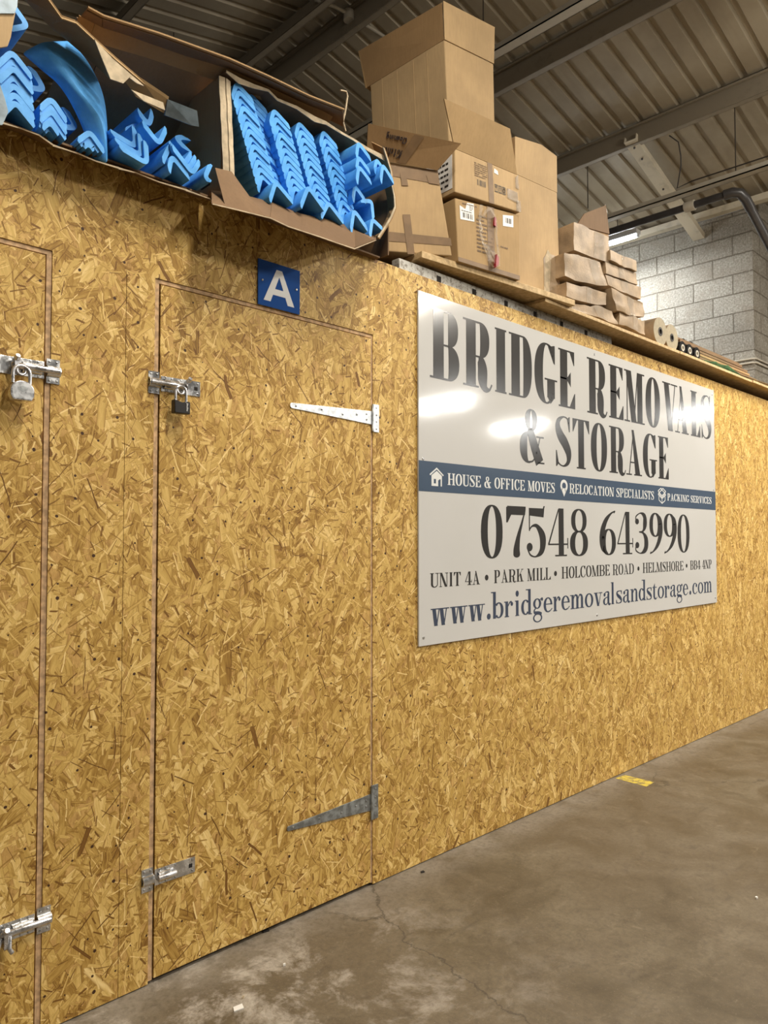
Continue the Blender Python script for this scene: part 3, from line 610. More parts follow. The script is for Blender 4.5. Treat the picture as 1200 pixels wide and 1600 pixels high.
        g.stroke([(x+w*.14, y+h*.54, hl), (x+w*.30, y+h*.62, hl*1.3), (x+w*.56, y+h*.61, st*.5), (x+w*.84, y+h*.40, st*1.1), (x+w*.80, y+h*.14, st*.85), (x+w*.50, y+hl*.4, hl*1.2), (x+w*.20, y+h*.04, hl*1.2), (x+w*.05, y+h*.16, hl*1.2)]); g.disc(x+w*.15, y+h*.20, st*.52, h*.085)
    elif ch == '4':
        R_(w*.52, 0, w*.52+st, h); g.poly((x+w*.52, T_), (x+w*.52+st, T_), (x+w*.52+st*.3, T_-h*.07)); g.poly((x+w*.52+hl, T_), (x+w*.52-hl*.7, T_-h*.02), (x, y+h*.265), (x+hl*1.7, y+h*.265))
        R_(0, h*.235, w, h*.235+hl); R_(w*.34, 0, w*.52+st+w*.16, hl); R_(w-hl, h*.16, w, h*.38)
    elif ch == '8':
        g.ring(x+w/2, y+h*.755, w*.43, h*.255, st*.85, hl); g.ring(x+w/2, y+h*.265, w*.5, h*.275, st*1.05, hl)
    elif ch in '69':
        def Q(px_, py_): return (x+px_*w, y+py_*h) if ch == '6' else (x+w-px_*w, y+h-py_*h)
        def qs(l): g.stroke([(*Q(a, b_), c) for a, b_, c in l])
        g.ring(*Q(.55, .29), w*.45, h*.30, st*.95, hl, 0, 360); qs([(.97, 1.0, hl), (.70, .94, hl*1.6), (.38, .78, st*.7), (.17, .55, st*1.0), (.12, .32, st*1.05), (.20, .15, st*.8), (.50, .015, hl)]) 
        qs([(.97, 1.0, hl), (.88, .97, hl*2)])
    elif ch == '3':
        g.stroke([(x+w*.10, y+h*.78, hl*1.5), (x+w*.10, y+h*.90, hl*1.3), (x+w*.45, y+h-hl*.5, hl*1.1), (x+w*.74, y+h*.90, st*.8), (x+w*.76, y+h*.70, st*.98), (x+w*.60, y+h*.55, hl*1.8), (x+w*.32, y+h*.525, hl)])
        g.stroke([(x+w*.32, y+h*.53, hl), (x+w*.62, y+h*.50, hl*2), (x+w*.84, y+h*.34, st*1.0), (x+w*.80, y+h*.13, st*.95), (x+w*.45, y+hl*.5, hl*1.1), (x+w*.08, y+h*.08, hl*1.3), (x+w*.08, y+h*.20, hl*1.5)])
        g.disc(x+w*.17, y+h*.78, st*.5, h*.07); g.disc(x+w*.17, y+h*.21, st*.5, h*.075)
    # lower case: h = x-height, ascender = h*1.72
    elif ch in 'bl':
        as_ = h*1.68; R_(sx, 0, sx+st, as_); g.poly((x-sx*.6, y+as_), (x+sx+st, y+as_), (x+sx+st, y+as_-hl*1.4), (x-sx*.6, y+as_-hl))
        if ch == 'l': serif(sx, sx+st, False)
        else: g.ring(x+w*.48+sx, y+h/2, w*.52-sx, h/2, st, hl*1.2, -140, 140, pw=2.1, tr=st)
    elif ch == 'd':
        as_ = h*1.68; R_(w-sx-st, 0, w-sx, as_); g.poly((x+w-sx*3-st, y+as_), (x+w-sx, y+as_), (x+w-sx, y+as_-hl*1.4), (x+w-sx*3-st, y+as_-hl)); R_(w-sx-st, 0, w, hl)
        g.ring(x+w*.52-sx, y+h/2, w*.52-sx, h/2, st, hl*1.2, 40, 320, pw=2.1, tr=st)
    elif ch in 'imnr':
        if ch == 'i': c = (w-st)/2; stem(c); serif(c, c+st, False); R_(c-sf*1.6, h-hl, c+st, h); g.disc(x+w/2, y+h*1.45, st*.62, st*.7)
        else:
            stem(sx); serif(sx, sx+st, False); R_(-sf*.3, h-hl, sx+st, h)
            if ch == 'r': g.stroke([(x+sx+st*.8, y+h*.62, hl), (x+w*.60, y+h*.92, hl*1.6), (x+w*.82, y+h*.95, hl*2)]); g.disc(x+w*.84, y+h*.82, st*.48)
            else:
                nn = 2 if ch == 'm' else 1; step = (w-2*sx-st)/nn
                for j in range(nn):
                    xs = sx+step*(j+1); R_(xs, 0, xs+st, h*.74); serif(xs, xs+st, False)
                    g.stroke([(x+xs-step+st*.8, y+h*.66, hl), (x+xs-step*.30, y+h*.965, hl*1.6), (x+xs+st*.30, y+h*.90, st*.70), (x+xs+st*.5, y+h*.70, st)])
    elif ch == 'e':
        g.ring(x+w*.5, y+h/2, w*.5, h/2*1.02, st, hl*1.2, 0, 300, pw=2.1, tr=st*.8); R_(st*.8, h*.52, w*.97, h*.52+hl); g.stroke([(x+w*.72, y+h*.06, hl*1.2), (x+w*.98, y+h*.24, hl)])
    elif ch == 'c':
        g.ring(x+w*.5, y+h/2, w*.5, h/2*1.02, st, hl*1.2, 50, 300, pw=2.1, tr=hl*1.5); g.disc(x+w*.82, y+h*.76, st*.55); g.stroke([(x+w*.72, y+h*.06, hl*1.2), (x+w*.98, y+h*.22, hl)])
    elif ch == 'o': g.ring(x+w/2, y+h/2, w/2, h/2*1.02, st, hl*1.2, pw=2.1)
    elif ch == 'a':
        R_(w*.82-st, h*.12, w*.82, h*.76); g.stroke([(x+w*.82-st*.5, y+h*.72, st), (x+w*.72, y+h*.93, st*.6), (x+w*.42, y+h*.975, hl*1.2), (x+w*.20, y+h*.84, hl*1.6)]); g.disc(x+w*.20, y+h*.78, st*.5)
        g.ring(x+w*.34, y+h*.27, w*.34, h*.275, st*.95, hl*1.1, 80, 300, pw=2.0, tr=hl*1.5); g.stroke([(x+w*.34, y+h*.545, hl*1.2), (x+w*.72, y+h*.60, hl*1.2)]); g.stroke([(x+w*.36, y+h*.01, hl*1.2), (x+w*.66, y+h*.18, hl*1.2)])
        g.stroke([(x+w*.82-st*.5, y+h*.15, st), (x+w*.86, y+h*.02, st*.55), (x+w, y+h*.10, hl)])
    elif ch == 's': glyph(g, 'S', x, y, w, h, st*.92, hl)
    elif ch == 't':
        R_(sx*1.6, h*.15, sx*1.6+st, h*1.0); g.poly((x+sx*1.6, y+h), (x+sx*1.6+st, y+h*1.32), (x+sx*1.6+st, y+h)); R_(0, h-hl, w*.92, h); g.stroke([(x+sx*1.6+st*.5, y+h*.18, st), (x+w*.55, y+h*.03, st*.6), (x+w*.82, y+h*.03, hl*1.3), (x+w, y+h*.16, hl)])
    elif ch == 'g':
        g.ring(x+w*.44, y+h*.66, w*.40, h*.35, st*.9, hl*1.1, pw=2.0); g.stroke([(x+w*.70, y+h*.88, hl), (x+w*.86, y+h*.98, hl*1.4)]); g.disc(x+w*.93, y+h*.93, st*.42)
        g.stroke([(x+w*.28, y+h*.34, hl*1.3), (x+w*.14, y+h*.20, st*.5), (x+w*.22, y+h*.06, st*.75), (x+w*.60, y+h*.02, st*.8), (x+w*.88, y-h*.08, st*.8)])
        g.ring(x+w*.48, y-h*.30, w*.46, h*.30, st*.55, hl*1.2, pw=2.0)
    elif ch == '.': g.disc(x+w/2, y+st*.62, st*.66)
    elif ch == '*': g.disc(x+w/2, y+h*.47, w*.34)
ADV = dict(zip('ABCDEFGHIKLMNOPRSTUV&', (.72, .72, .66, .74, .62, .58, .72, .80, .40, .76, .60, .92, .76, .68, .66, .76, .58, .62, .74, .74, .78)))
ADV.update({' ': .30, '*': .36, '4': .62, 'w': .98, '.': .36, 'b': .62, 'r': .48, 'i': .34, 'd': .62, 'g': .60, 'e': .54, 'm': .94, 'o': .60, 'v': .62, 'a': .58, 'l': .31, 's': .50, 'n': .64, 't': .42, 'c': .54})
def line(g, s, x0, x1, y, h, st, hl, gap=.055):
    tot = sum(ADV[c] for c in s)+gap*(len(s)-1); k_ = (x1-x0)/tot; x = x0
    for c in s:
        if c != ' ': glyph(g, c, x, y, ADV[c]*k_, h, st, hl)
        x += (ADV[c]+gap)*k_
def letters(g, name, m, parent, ox, oz, y, t=.0006, label=None):
    mb = MB()
    for i, p in enumerate(g.p):
        mb.prism([(ox+a, y-t*(1+.02*(i % 7)), oz+b_) for a, b_ in p], (0, t, 0))
    o = mb.build(name, m, parent); return tag(o, label)

# ---------------------------------------------------------------- the big sign
SX, SZ, SW, SH = 2.264, .887, 3.035, 1.483; ys_ = -.010
sign = empty('wall_sign', (SX+SW/2, -.004, SZ), 'large white removals company sign screwed to the chipboard hoarding', 'sign')
MB().box(SX, -.010, SZ, SX+SW, -.002, SZ+SH).build('panel', M['signw'], sign, 0, .0012)
MB().box(SX, -.0106, SZ+.642, SX+SW, -.0099, SZ+.770).build('banner_stripe', M['navy'], sign)
g = G()
for ch, a, b_ in (('B', .070, .263), ('R', .288, .500), ('I', .515, .617), ('D', .629, .819), ('G', .842, 1.038), ('E', 1.056, 1.216), ('R', 1.336, 1.553), ('E', 1.571, 1.738), ('M', 1.750, 1.998), ('O', 2.012, 2.203), ('V', 2.237, 2.452), ('A', 2.411, 2.615), ('L', 2.647, 2.800), ('S', 2.815, 2.978)):
    glyph(g, ch, a, 1.128, b_-a, .303, .068 if ch not in 'MVA' else .064, .0085)
for ch, a, b_ in (('&', .715, .923), ('S', 1.024, 1.171), ('T', 1.189, 1.355), ('O', 1.372, 1.545), ('R', 1.568, 1.758), ('A', 1.764, 1.955), ('G', 1.970, 2.148), ('E', 2.168, 2.312)):
    glyph(g, ch, a, .816, b_-a, .264, .057, .0075)
letters(g, 'headline', M['letter'], sign, SX, SZ, ys_)
g = G()
for ch, a, b_ in (('0', .411, .573), ('7', .602, .759), ('5', .766, .928), ('4', .951, 1.136), ('8', 1.154, 1.332), ('6', 1.458, 1.633), ('4', 1.650, 1.835), ('3', 1.858, 2.023), ('9', 2.042, 2.213), ('9', 2.233, 2.412), ('0', 2.426, 2.604)):
    glyph(g, ch, a, .354, b_-a, .245, .047, .0075)
letters(g, 'phone_number', M['letter'], sign, SX, SZ, ys_)
g = G()
for s, a, b_ in (('UNIT 4A', .068, .402), ('*', .432, .470), ('PARK MILL', .506, .971), ('*', .996, 1.034), ('HOLCOMBE ROAD', 1.071, 1.841), ('*', 1.878, 1.915), ('HELMSHORE', 1.950, 2.506), ('*', 2.535, 2.572), ('BB4 4NP', 2.608, 2.955)):
    line(g, s, a, b_, .239, .060, .0125 if s != '*' else .02, .0028)
letters(g, 'address_line', M['letter'], sign, SX, SZ, ys_)
g = G(); line(g, 'www.', .072, .487, .077, .073, .021, .0045); line(g, 'bridgeremovalsandstorage.com', .488, 2.950, .077, .073, .0205, .0045)
letters(g, 'web_address', M['signnavytext'], sign, SX, SZ, ys_)
g = G(); line(g, 'HOUSE & OFFICE MOVES', .181, 1.015, .676, .051, .0105, .0030); line(g, 'RELOCATION SPECIALISTS', 1.152, 2.105, .681, .051, .0105, .0030); line(g, 'PACKING SERVICES', 2.288, 2.965, .683, .045, .0100, .0030)
letters(g, 'banner_text', M['signprint'], sign, SX, SZ, -.0106)
g = G()                                  # house icon
g.poly((.066, .716), (.111, .746), (.156, .716), (.152, .711), (.111, .738), (.070, .711)); g.poly((.078, .712), (.111, .732), (.144, .712), (.144, .709), (.078, .709))
for r in ((.078, .667, .120, .678), (.078, .678, .092, .697), (.106, .678, .120, .697), (.078, .697, .144, .709), (.120, .693, .126, .697), (.136, .667, .144, .697)): g.rect(*r)
letters(g, 'house_icon', M['signprint'], sign, SX, SZ, -.0106)
g = G(); g.ring(1.100, .717, .034, .032, .015, .015, pw=2.0); g.poly((1.0665, .712), (1.0755, .704), (1.1245, .704), (1.1335, .712), (1.100, .661))
letters(g, 'location_pin_icon', M['signprint'], sign, SX, SZ, -.0106)
g = G(); hw = .0028
def ln(a, b_):
    dx, dy = b_[0]-a[0], b_[1]-a[1]; L = math.hypot(dx, dy); nx, ny = -dy/L*hw, dx/L*hw; g.poly((a[0]+nx, a[1]+ny), (b_[0]+nx, b_[1]+ny), (b_[0]-nx, b_[1]-ny), (a[0]-nx, a[1]-ny))
c = 2.213
for a, b_ in (((c, .662), (c-.042, .682)), ((c, .662), (c+.042, .682)), ((c-.042, .682), (c-.042, .706)), ((c+.042, .682), (c+.042, .706)), ((c, .662), (c, .692)), ((c, .692), (c-.052, .716)), ((c, .692), (c+.052, .716)), ((c, .700), (c-.045, .723)), ((c, .700), (c+.045, .723)),
              ((c-.052, .716), (c-.038, .728)), ((c+.052, .716), (c+.038, .728)), ((c-.038, .728), (c, .710)), ((c+.038, .728), (c, .710)), ((c-.038, .728), (c-.052, .738)), ((c-.052, .738), (c-.012, .757)), ((c+.038, .728), (c+.052, .738)), ((c+.052, .738), (c+.012, .757)), ((c-.012, .757), (c, .747)), ((c+.012, .757), (c, .747)), ((c-.038, .728), (c, .747)), ((c+.038, .728), (c, .747))): ln(a, b_)
letters(g, 'open_box_icon', M['signprint'], sign, SX, SZ, -.0106)
for x, z in ((.028, 1.445), (.028, .778), (.028, .035), (SW-.03, 1.45), (SW-.03, .782), (SW-.03, .035), (1.42, 1.458), (1.42, .028)):
    MB().tube([(SX+x, -.009, SZ+z), (SX+x, -.0125, SZ+z)], [.008, .005], 10).build('screw', M['screw'], sign, 40)

# ---------------------------------------------------------------- the blue letter plate
a = at(403, 404, -.004); c = at(468, 488.5, -.004); AX, AZ, AW, AH = a.x, c.z, c.x-a.x, at(403, 404, -.004).z-c.z
AH = .159; AZ = at(403, 475, -.004).z
pl = empty('letter_plate', (AX+AW/2, -.004, AZ), 'small blue plate with a white letter A above the middle door', 'sign')
MB().box(AX, -.006, AZ, AX+AW, -.001, AZ+AH).build('plate', M['bluesign'], pl, 0, .0012)
g = G(); W_, H_ = .132, .117; x0 = .027; t_ = .027
g.poly((0, 0), (t_*1.05, 0), (W_/2+.000, H_*.86), (W_/2-.013, H_), (W_/2-.013, H_)); 
g.p = []; ap = .024
g.poly((0, 0), (.029, 0), (W_/2, H_*.80), (W_/2, H_), (W_/2-ap/2, H_)); g.poly((W_, 0), (W_-.029, 0), (W_/2, H_*.80), (W_/2, H_), (W_/2+ap/2, H_)); g.rect(.036, .026, W_-.036, .048)
letters(g, 'letter', M['whitep'], pl, AX+x0-.004, AZ+.020, -.006)
for x in (.018, AW-.016): MB().tube([(AX+x, -.0055, AZ+AH*.55), (AX+x, -.009, AZ+AH*.55)], [.005, .003], 10).build('screw', M['screw'], pl, 40)

# ---------------------------------------------------------------- racking and deck boards above the hoarding
from mathutils import noise as mn
rk = empty('racking_beam', (5.2, .05, 2.36), 'slotted grey racking beam just above the hoarding top beside the sign', 'racking')
MB().box(2.19, .03, 2.36, 3.95, .075, 2.499).build('beam', M['rack'], rk, 0, .004)
m = MB()
for i in range(6): m.box(2.425+i*.245, .0285, 2.452, 2.452+i*.245, .031, 2.482)
tag(m.build('slots', M['dark'], rk), None)
tag(MB().box(-.6, .03, 2.30, 2.15, 1.25, 2.434).box(2.15, .12, 2.30, 8.5, 1.25, 2.499).build('racking_deck', M['cardin']), 'dark deck of the racking carrying the foam cartons', 'racking')  # dark colour stands in for the shade under the shelf boards
def plank(pts, z0, z1, name, label):
    m = MB(); m.hexa([(x, y, z0) for x, y in pts]+[(x, y, z1) for x, y in pts]); return tag(m.build(name, M['board'], None, 0, .002), label, 'board')
plank([(2.296, 0.0), (3.34, -.10), (3.375, .22), (2.33, .33)], 2.520, 2.549, 'wooden_plank', 'thick skewed wooden plank under the two stacked cartons')
plank([(3.12, -.068), (4.62, -.072), (4.62, .55), (3.12, .55)], 2.5005, 2.5185, 'shelf_board', 'chipboard shelf board under the pile of brown packets')
plank([(4.625, -.074), (5.87, -.068), (5.87, .55), (4.625, .55)], 2.5005, 2.5185, 'shelf_board', 'chipboard shelf board under the black rolls and sticks')
plank([(5.875, -.074), (8.2, -.070), (8.2, .55), (5.875, .55)], 2.5005, 2.5185, 'shelf_board', 'chipboard shelf board at the right edge under white plastic')

# ---------------------------------------------------------------- cartons
class Carton:
    def __init__(s, name, label, P, ang, quad, depth, mat, back=None, cat='box', t=None, base=None):
        TL, TR, BR, BL = [q if isinstance(q, Vector) else atp(*q, P, ang) for q in quad]
        a = math.radians(ang if back is None else back-90); n = Vector((-math.sin(a), math.cos(a), 0))*depth
        if base is not None: BR = Vector((BR.x, BR.y, base)); BL = Vector((BL.x, BL.y, base))
        s.c = [BL, BR, BR+n, BL+n, TL, TR, TR+n, TL+n]; s.n = n.normalized()
        s.o = empty(name, tuple((BL+BR+n)/2), label, cat); s.mat = mat
        MB().hexa(s.c).build('carton_body', mat, s.o, 0, .004)
    def f(s, u, v, off=.0015):        # front face point, v up
        c = s.c; p = (c[0]*(1-u)+c[1]*u)*(1-v)+(c[4]*(1-u)+c[5]*u)*v; return p-s.n*off
    def l(s, u, v, off=.0015):        # left face, u from the front corner to the back
        c = s.c; p = (c[0]*(1-u)+c[3]*u)*(1-v)+(c[4]*(1-u)+c[7]*u)*v; d = (c[1]-c[0]).normalized(); return p-d*off
    def patch(s, name, pts, mat, face='f', t=.0012, label=None):
        g_ = s.f if face == 'f' else s.l; m = MB(); A = [g_(u, v, .0002) for u, v in pts]; B_ = [g_(u, v, .0002+t) for u, v in pts]; k_ = len(pts)
        m.add(A+B_, [tuple(range(k_))[::-1], tuple(range(k_, 2*k_))]+[(i, (i+1) % k_, (i+1) % k_+k_, i+k_) for i in range(k_)])
        return tag(m.build(name, mat, s.o), label)
    def bars(s, name, u0, v0, u1, v1, mat, n=14, face='f', off=.0016, horiz=False, seed=1, gaps=.35):
        r = random.Random(seed); m = MB(); g_ = s.f if face == 'f' else s.l
        for i in range(n):
            if horiz:
                va = v0+(v1-v0)*i/n; vb = va+(v1-v0)/n*.42; u = u0
                while u < u1-.01:
                    ln_ = min(r.uniform(.02, .09)*(1 if u1-u0 > .2 else .5), u1-u)
                    if r.random() > .12: m.add([g_(u, va, off), g_(u+ln_*.82, va, off), g_(u+ln_*.82, vb, off), g_(u, vb, off)], [(0, 1, 2, 3)])
                    u += ln_
            else:
                if r.random() < gaps*.5: continue
                ua = u0+(u1-u0)*i/n; ub = ua+(u1-u0)/n*r.uniform(.3, .8); m.add([g_(ua, v0, off), g_(ub, v0, off), g_(ub, v1, off), g_(ua, v1, off)], [(0, 1, 2, 3)])
        return m.build(name, mat, s.o)
    def flap(s, name, pts, mat, t=.005):
        return MB().slab(pts, t).build(name, mat, s.o)
# tallest open carton at the back
Q = Carton('tall_carton', 'tallest open brown carton, standing at the back and reaching the top of the pile', (2.905, .40, 0), -10, [(694, 62), (771, 100), (778, 300), (712, 300)], .52, M['card2'], back=95, base=2.51)
def onback(px, py, off=0):            # plane of its left side
    return atp(px, py, Q.c[4], 94)
Q.flap('flap', [Q.c[4], Q.c[5], atp(772, 43, (2.905, .39, 0), -10), atp(692, 2, (2.905, .39, 0), -10)], M['card2'])
lb = atp(572, 137, Q.c[4], 95)
Q.flap('flap', [Q.c[4]+Vector((-.002, .003, .0)), atp(571, 138, Q.c[4], 95), atp(560, 80, Q.c[4]+Vector((-.03, 0, 0)), 95), atp(690, 4, Q.c[4]+Vector((-.01, 0, 0)), 95)], M['card3'], .005)
Q.flap('flap', [atp(572, 138, Q.c[4], 95), atp(600, 122, Q.c[4], 95)+Vector((.1, .15, 0)), atp(600, 60, Q.c[4], 95)+Vector((.1, .15, 0)), atp(560, 80, Q.c[4]+Vector((-.03, 0, 0)), 95)], M['card'])
for u in (.22, .40, .62, .83): Q.patch('crease', [(u, 0), (u+.007, 0), (u+.007, .985), (u, .985)], M['card2'], 'l', .0015)
# "Kitchen / Cleaning" carton
Pb = Carton('flapped_carton', 'turned brown carton with tape crosses and a raised flap, beside the foam carton', (2.445, -.039, 0), -30, [(576, 247), (684, 266), (706.5, 400), (569, 390)], .30, M['card2'], back=100)
for (x0, y0, x1, y1, x2, y2, x3, y3) in ((604, 257, 684, 266, 687, 288, 607, 274), (609, 362, 704, 372, 706, 384, 585, 375)):
    Pb.flap('packing_tape', [atp(a, b_, (2.445, -.041, 0), -30) for a, b_ in ((x0, y0), (x1, y1), (x2, y2), (x3, y3))], M['tape'], .0008)
for q in (((625, 270), (634, 272), (638, 290), (628, 290)), ((666, 274), (684, 279), (687, 289), (670, 286)), ((629, 335), (641, 335), (648, 397), (637, 397))):
    Pb.flap('packing_tape', [atp(a, b_, (2.445, -.043, 0), -30) for a, b_ in q], M['tape'], .0008)
for q in (((594, 377), (596, 388), (585, 384)),): Pb.flap('packing_tape', [atp(a, b_, (2.445, -.043, 0), -30) for a, b_ in q], M['tape'], .0008)
hA = atp(683, 266, (2.445, -.045, 0), -30); hB = atp(572, 246, (2.445, -.045, 0), -30)
oA = atp(720, 224, (2.445, -.115, 0), -28); oB = atp(575, 193, (2.445, -.115, 0), -28); hC = atp(560, 216, (2.445, -.08, 0), -30)
fl = Pb.flap('raised_flap', [hB, hA, oA, oB], M['card3'], .006); tag(fl, 'raised flap with upside-down handwriting')
def onflap(u, v, off=.0075):            # u 0..1 from left to right as seen, v 0 at hinge
    n_ = (hA-hB).cross(oA-hB).normalized(); 
    if n_.z > 0: n_ = -n_
    return (hB*(1-u)+hA*u)*(1-v)+(oB*(1-u)+oA*u)*v+n_*off
def flaptape(pts): MB().slab([onflap(u, v, .0066) for u, v in pts], .0005).build('packing_tape', M['tape'], fl)
flaptape([(.42, .02), (.54, .02), (.60, .97), (.49, .97)])
HW = {'K': [[(0,0),(0,1)],[(.6,1),(.05,.45),(.65,0)]], 'i': [[(.1,0),(.1,.55)],[(.1,.75),(.12,.8)]], 't': [[(.2,.9),(.2,.05),(.4,0)],[(0,.6),(.45,.62)]], 'c': [[(.5,.5),(.2,.58),(.05,.28),(.2,0),(.5,.08)]], 'h': [[(0,1),(0,0)],[(0,.4),(.25,.58),(.42,.4),(.42,0)]],
      'e': [[(.05,.3),(.48,.32),(.3,.58),(.05,.3),(.2,0),(.5,.08)]], 'n': [[(0,.55),(0,0)],[(0,.4),(.25,.58),(.42,.4),(.42,0)]], 'C': [[(.7,.85),(.35,1),(.03,.5),(.3,0),(.72,.12)]], 'l': [[(.1,1),(.1,0)]], 'a': [[(.45,.5),(.15,.55),(.03,.2),(.2,0),(.45,.25),(.45,.55),(.47,0)]],
      'g': [[(.45,.5),(.15,.55),(.03,.25),(.2,.05),(.45,.25),(.46,.55),(.46,-.3),(.1,-.35)]]}
m = MB()
def scrawl(word, u0, v0, sc_u, sc_v):    # written upside down: runs right to left as seen
    u = u0
    for ch in word:
        for st_ in HW[ch]:
            m.tube([onflap(u-a*sc_u, v0-b_*sc_v, .0072) for a, b_ in st_], .0021, 5)
        u -= ({'l': .3, 'i': .35}.get(ch, .62)+.1)*sc_u
scrawl('Cleaning', .44, .82, .046, .20); scrawl('Kitchen', .43, .42, .054, .27)
m.build('handwriting', M['pen'], fl)
# two stacked cartons
pc = tuple(atz(812, 438, 2.551))
Cb = Carton('stacked_carton', 'lower of two stacked brown cartons, with white labels and torn clear film', pc, -5, [(711, 309), (812, 336), (812, 438), (716, 408)], .30, M['card'])
Cb.patch('address_label', [(.06, .68), (.27, .70), (.27, .98), (.17, .97), (.14, .86), (.06, .90)], M['label']); Cb.bars('barcode', .09, .72, .25, .80, M['print'], 16, off=.0018); Cb.bars('label_print', .20, .86, .26, .96, M['print'], 4, off=.0018, horiz=True, seed=3); Cb.bars('label_print', .08, .82, .24, .85, M['print'], 1, off=.0018, horiz=True, seed=5)
Cb.patch('small_label', [(.72, .76), (.89, .78), (.89, .96), (.72, .93)], M['label']); Cb.bars('barcode', .76, .82, .86, .90, M['print'], 14, off=.0018, seed=4)
Cb.bars('printed_text', .10, .935, .32, .975, M['brownprint'], 1, horiz=True, seed=8, off=.0016); Cb.bars('printed_text', .30, .25, .56, .86, M['brownprint'], 10, horiz=True, seed=6); Cb.bars('printed_text', .62, .42, .80, .47, M['brownprint'], 1, horiz=True, seed=7)
Cb.patch('packing_tape', [(.47, 0), (.58, 0), (.58, 1), (.47, 1)], M['tape']); Cb.patch('packing_tape', [(0, 0), (1, 0), (1, .07), (0, .07)], M['tape'])
m = MB(); rr = random.Random(5)
def filmstrip(pts, w0):
    for i in range(len(pts)-1):
        a, c = pts[i], pts[i+1]; m.add([Cb.f(a[0]-w0, a[1], .006+rr.random()*.008), Cb.f(a[0]+w0, a[1], .004+rr.random()*.012), Cb.f(c[0]+w0, c[1], .004+rr.random()*.012), Cb.f(c[0]-w0, c[1], .006+rr.random()*.008)], [(0, 1, 2, 3)])
loop = [(.36+.0, .98), (.34, .85), (.335, .70), (.34, .55), (.37, .42), (.42, .27), (.48, .12), (.54, .06), (.60, .10), (.61, .22), (.60, .38), (.595, .55), (.59, .72), (.57, .86), (.50, .97), (.43, .90), (.38, .80)]
filmstrip(loop, .022); filmstrip([(.40, .40), (.46, .34), (.52, .30), (.57, .22), (.58, .12)], .04); filmstrip([(.44, .36), (.47, .24), (.52, .14)], .03)
tag(m.build('clear_film', M['film'], Cb.o), 'torn clear film loop'); 
Cb.patch('red_print', [(.555, .06), (.60, .12), (.605, .22), (.575, .27), (.56, .17)], M['red'], t=.016); Cb.patch('red_print', [(.56, .72), (.59, .70), (.59, .84), (.565, .85)], M['red'], t=.010)
pu = (pc[0], pc[1]-.012, 0)
Cu = Carton('stacked_carton', 'upper of two stacked brown cartons, its flap standing open, with barcode and symbols', pu, -5, [(710.5, 232), (808, 273), (813, 332), (711, 300)], .33, M['card2'])
Cu.flap('flap', [Cu.f(0, 1, 0), Cu.f(1, 1, 0), atp(797, 201, (pu[0], pu[1]-.05, 0), -5), atp(694, 154, (pu[0], pu[1]-.05, 0), -5)], M['card'], -.005)
Cu.flap('back_flap', [Cu.f(.97, 1, -.03), Cu.f(1.0, 1, -.24), Cu.f(1.0, 1, -.24)+Vector((0, .0, .19)), Cu.f(.97, 1, -.03)+Vector((-.01, 0, .20))], M['card3'])
Cu.patch('side_label', [(.05, .12), (.62, .12), (.62, .90), (.05, .90)], M['label'], 'l'); Cu.bars('label_print', .12, .2, .55, .84, M['print'], 5, 'l', .0018, True, 2)
Cu.bars('printed_text', .29, .55, .49, .90, M['brownprint'], 7, horiz=True, seed=11); Cu.bars('barcode', .33, .34, .48, .48, M['print'], 14, seed=12)
Cu.patch('packing_tape', [(.50, 0), (.58, 0), (.58, 1), (.50, 1)], M['tape']); Cu.patch('small_label', [(.60, .80), (.67, .78), (.665, .88), (.61, .91)], M['label'])
for i in range(3):
    u = .60+i*.062; m = MB()
    for e_ in (((u, .33), (u+.05, .33), (u+.05, .35), (u, .35)), ((u, .50), (u+.05, .50), (u+.05, .52), (u, .52)), ((u, .33), (u+.005, .33), (u+.005, .52), (u, .52)), ((u+.045, .33), (u+.05, .33), (u+.05, .52), (u+.045, .52))): m.add([Cu.f(*q, .0016) for q in e_], [(0, 1, 2, 3)])
    cu_ = u+.025
    if i == 0: m.add([Cu.f(*q, .0016) for q in ((cu_-.014, .48), (cu_+.014, .48), (cu_+.002, .42), (cu_+.002, .37), (cu_-.002, .37), (cu_-.002, .42))], [(0, 1, 2, 3, 4, 5)])
    elif i == 1:
        for d in (-.009, .009): m.add([Cu.f(*q, .0016) for q in ((cu_+d-.002, .37), (cu_+d+.002, .37), (cu_+d+.002, .44), (cu_+d+.006, .44), (cu_+d, .49), (cu_+d-.006, .44), (cu_+d-.002, .44))], [(0, 1, 2, 3, 4, 5, 6)])
    else: m.tube([Cu.f(cu_+.014*math.cos(a), .425+.055*math.sin(a), .0016) for a in [2*math.pi*j/10 for j in range(11)]], .0014, 5)
    m.build('handling_symbol', M['print'], Cu.o)
Cu.patch('packing_tape', [(.80, .28), (.97, .22), (.97, .50), (.80, .52)], M['film'], t=.004); Cu.patch('packing_tape', [(.93, .0), (1.0, .0), (1.0, .3), (.95, .28)], M['film'], t=.006); Cu.patch('packing_tape', [(.95, .62), (1.0, .6), (1.0, .98), (.96, .9)], M['film'], t=.005)
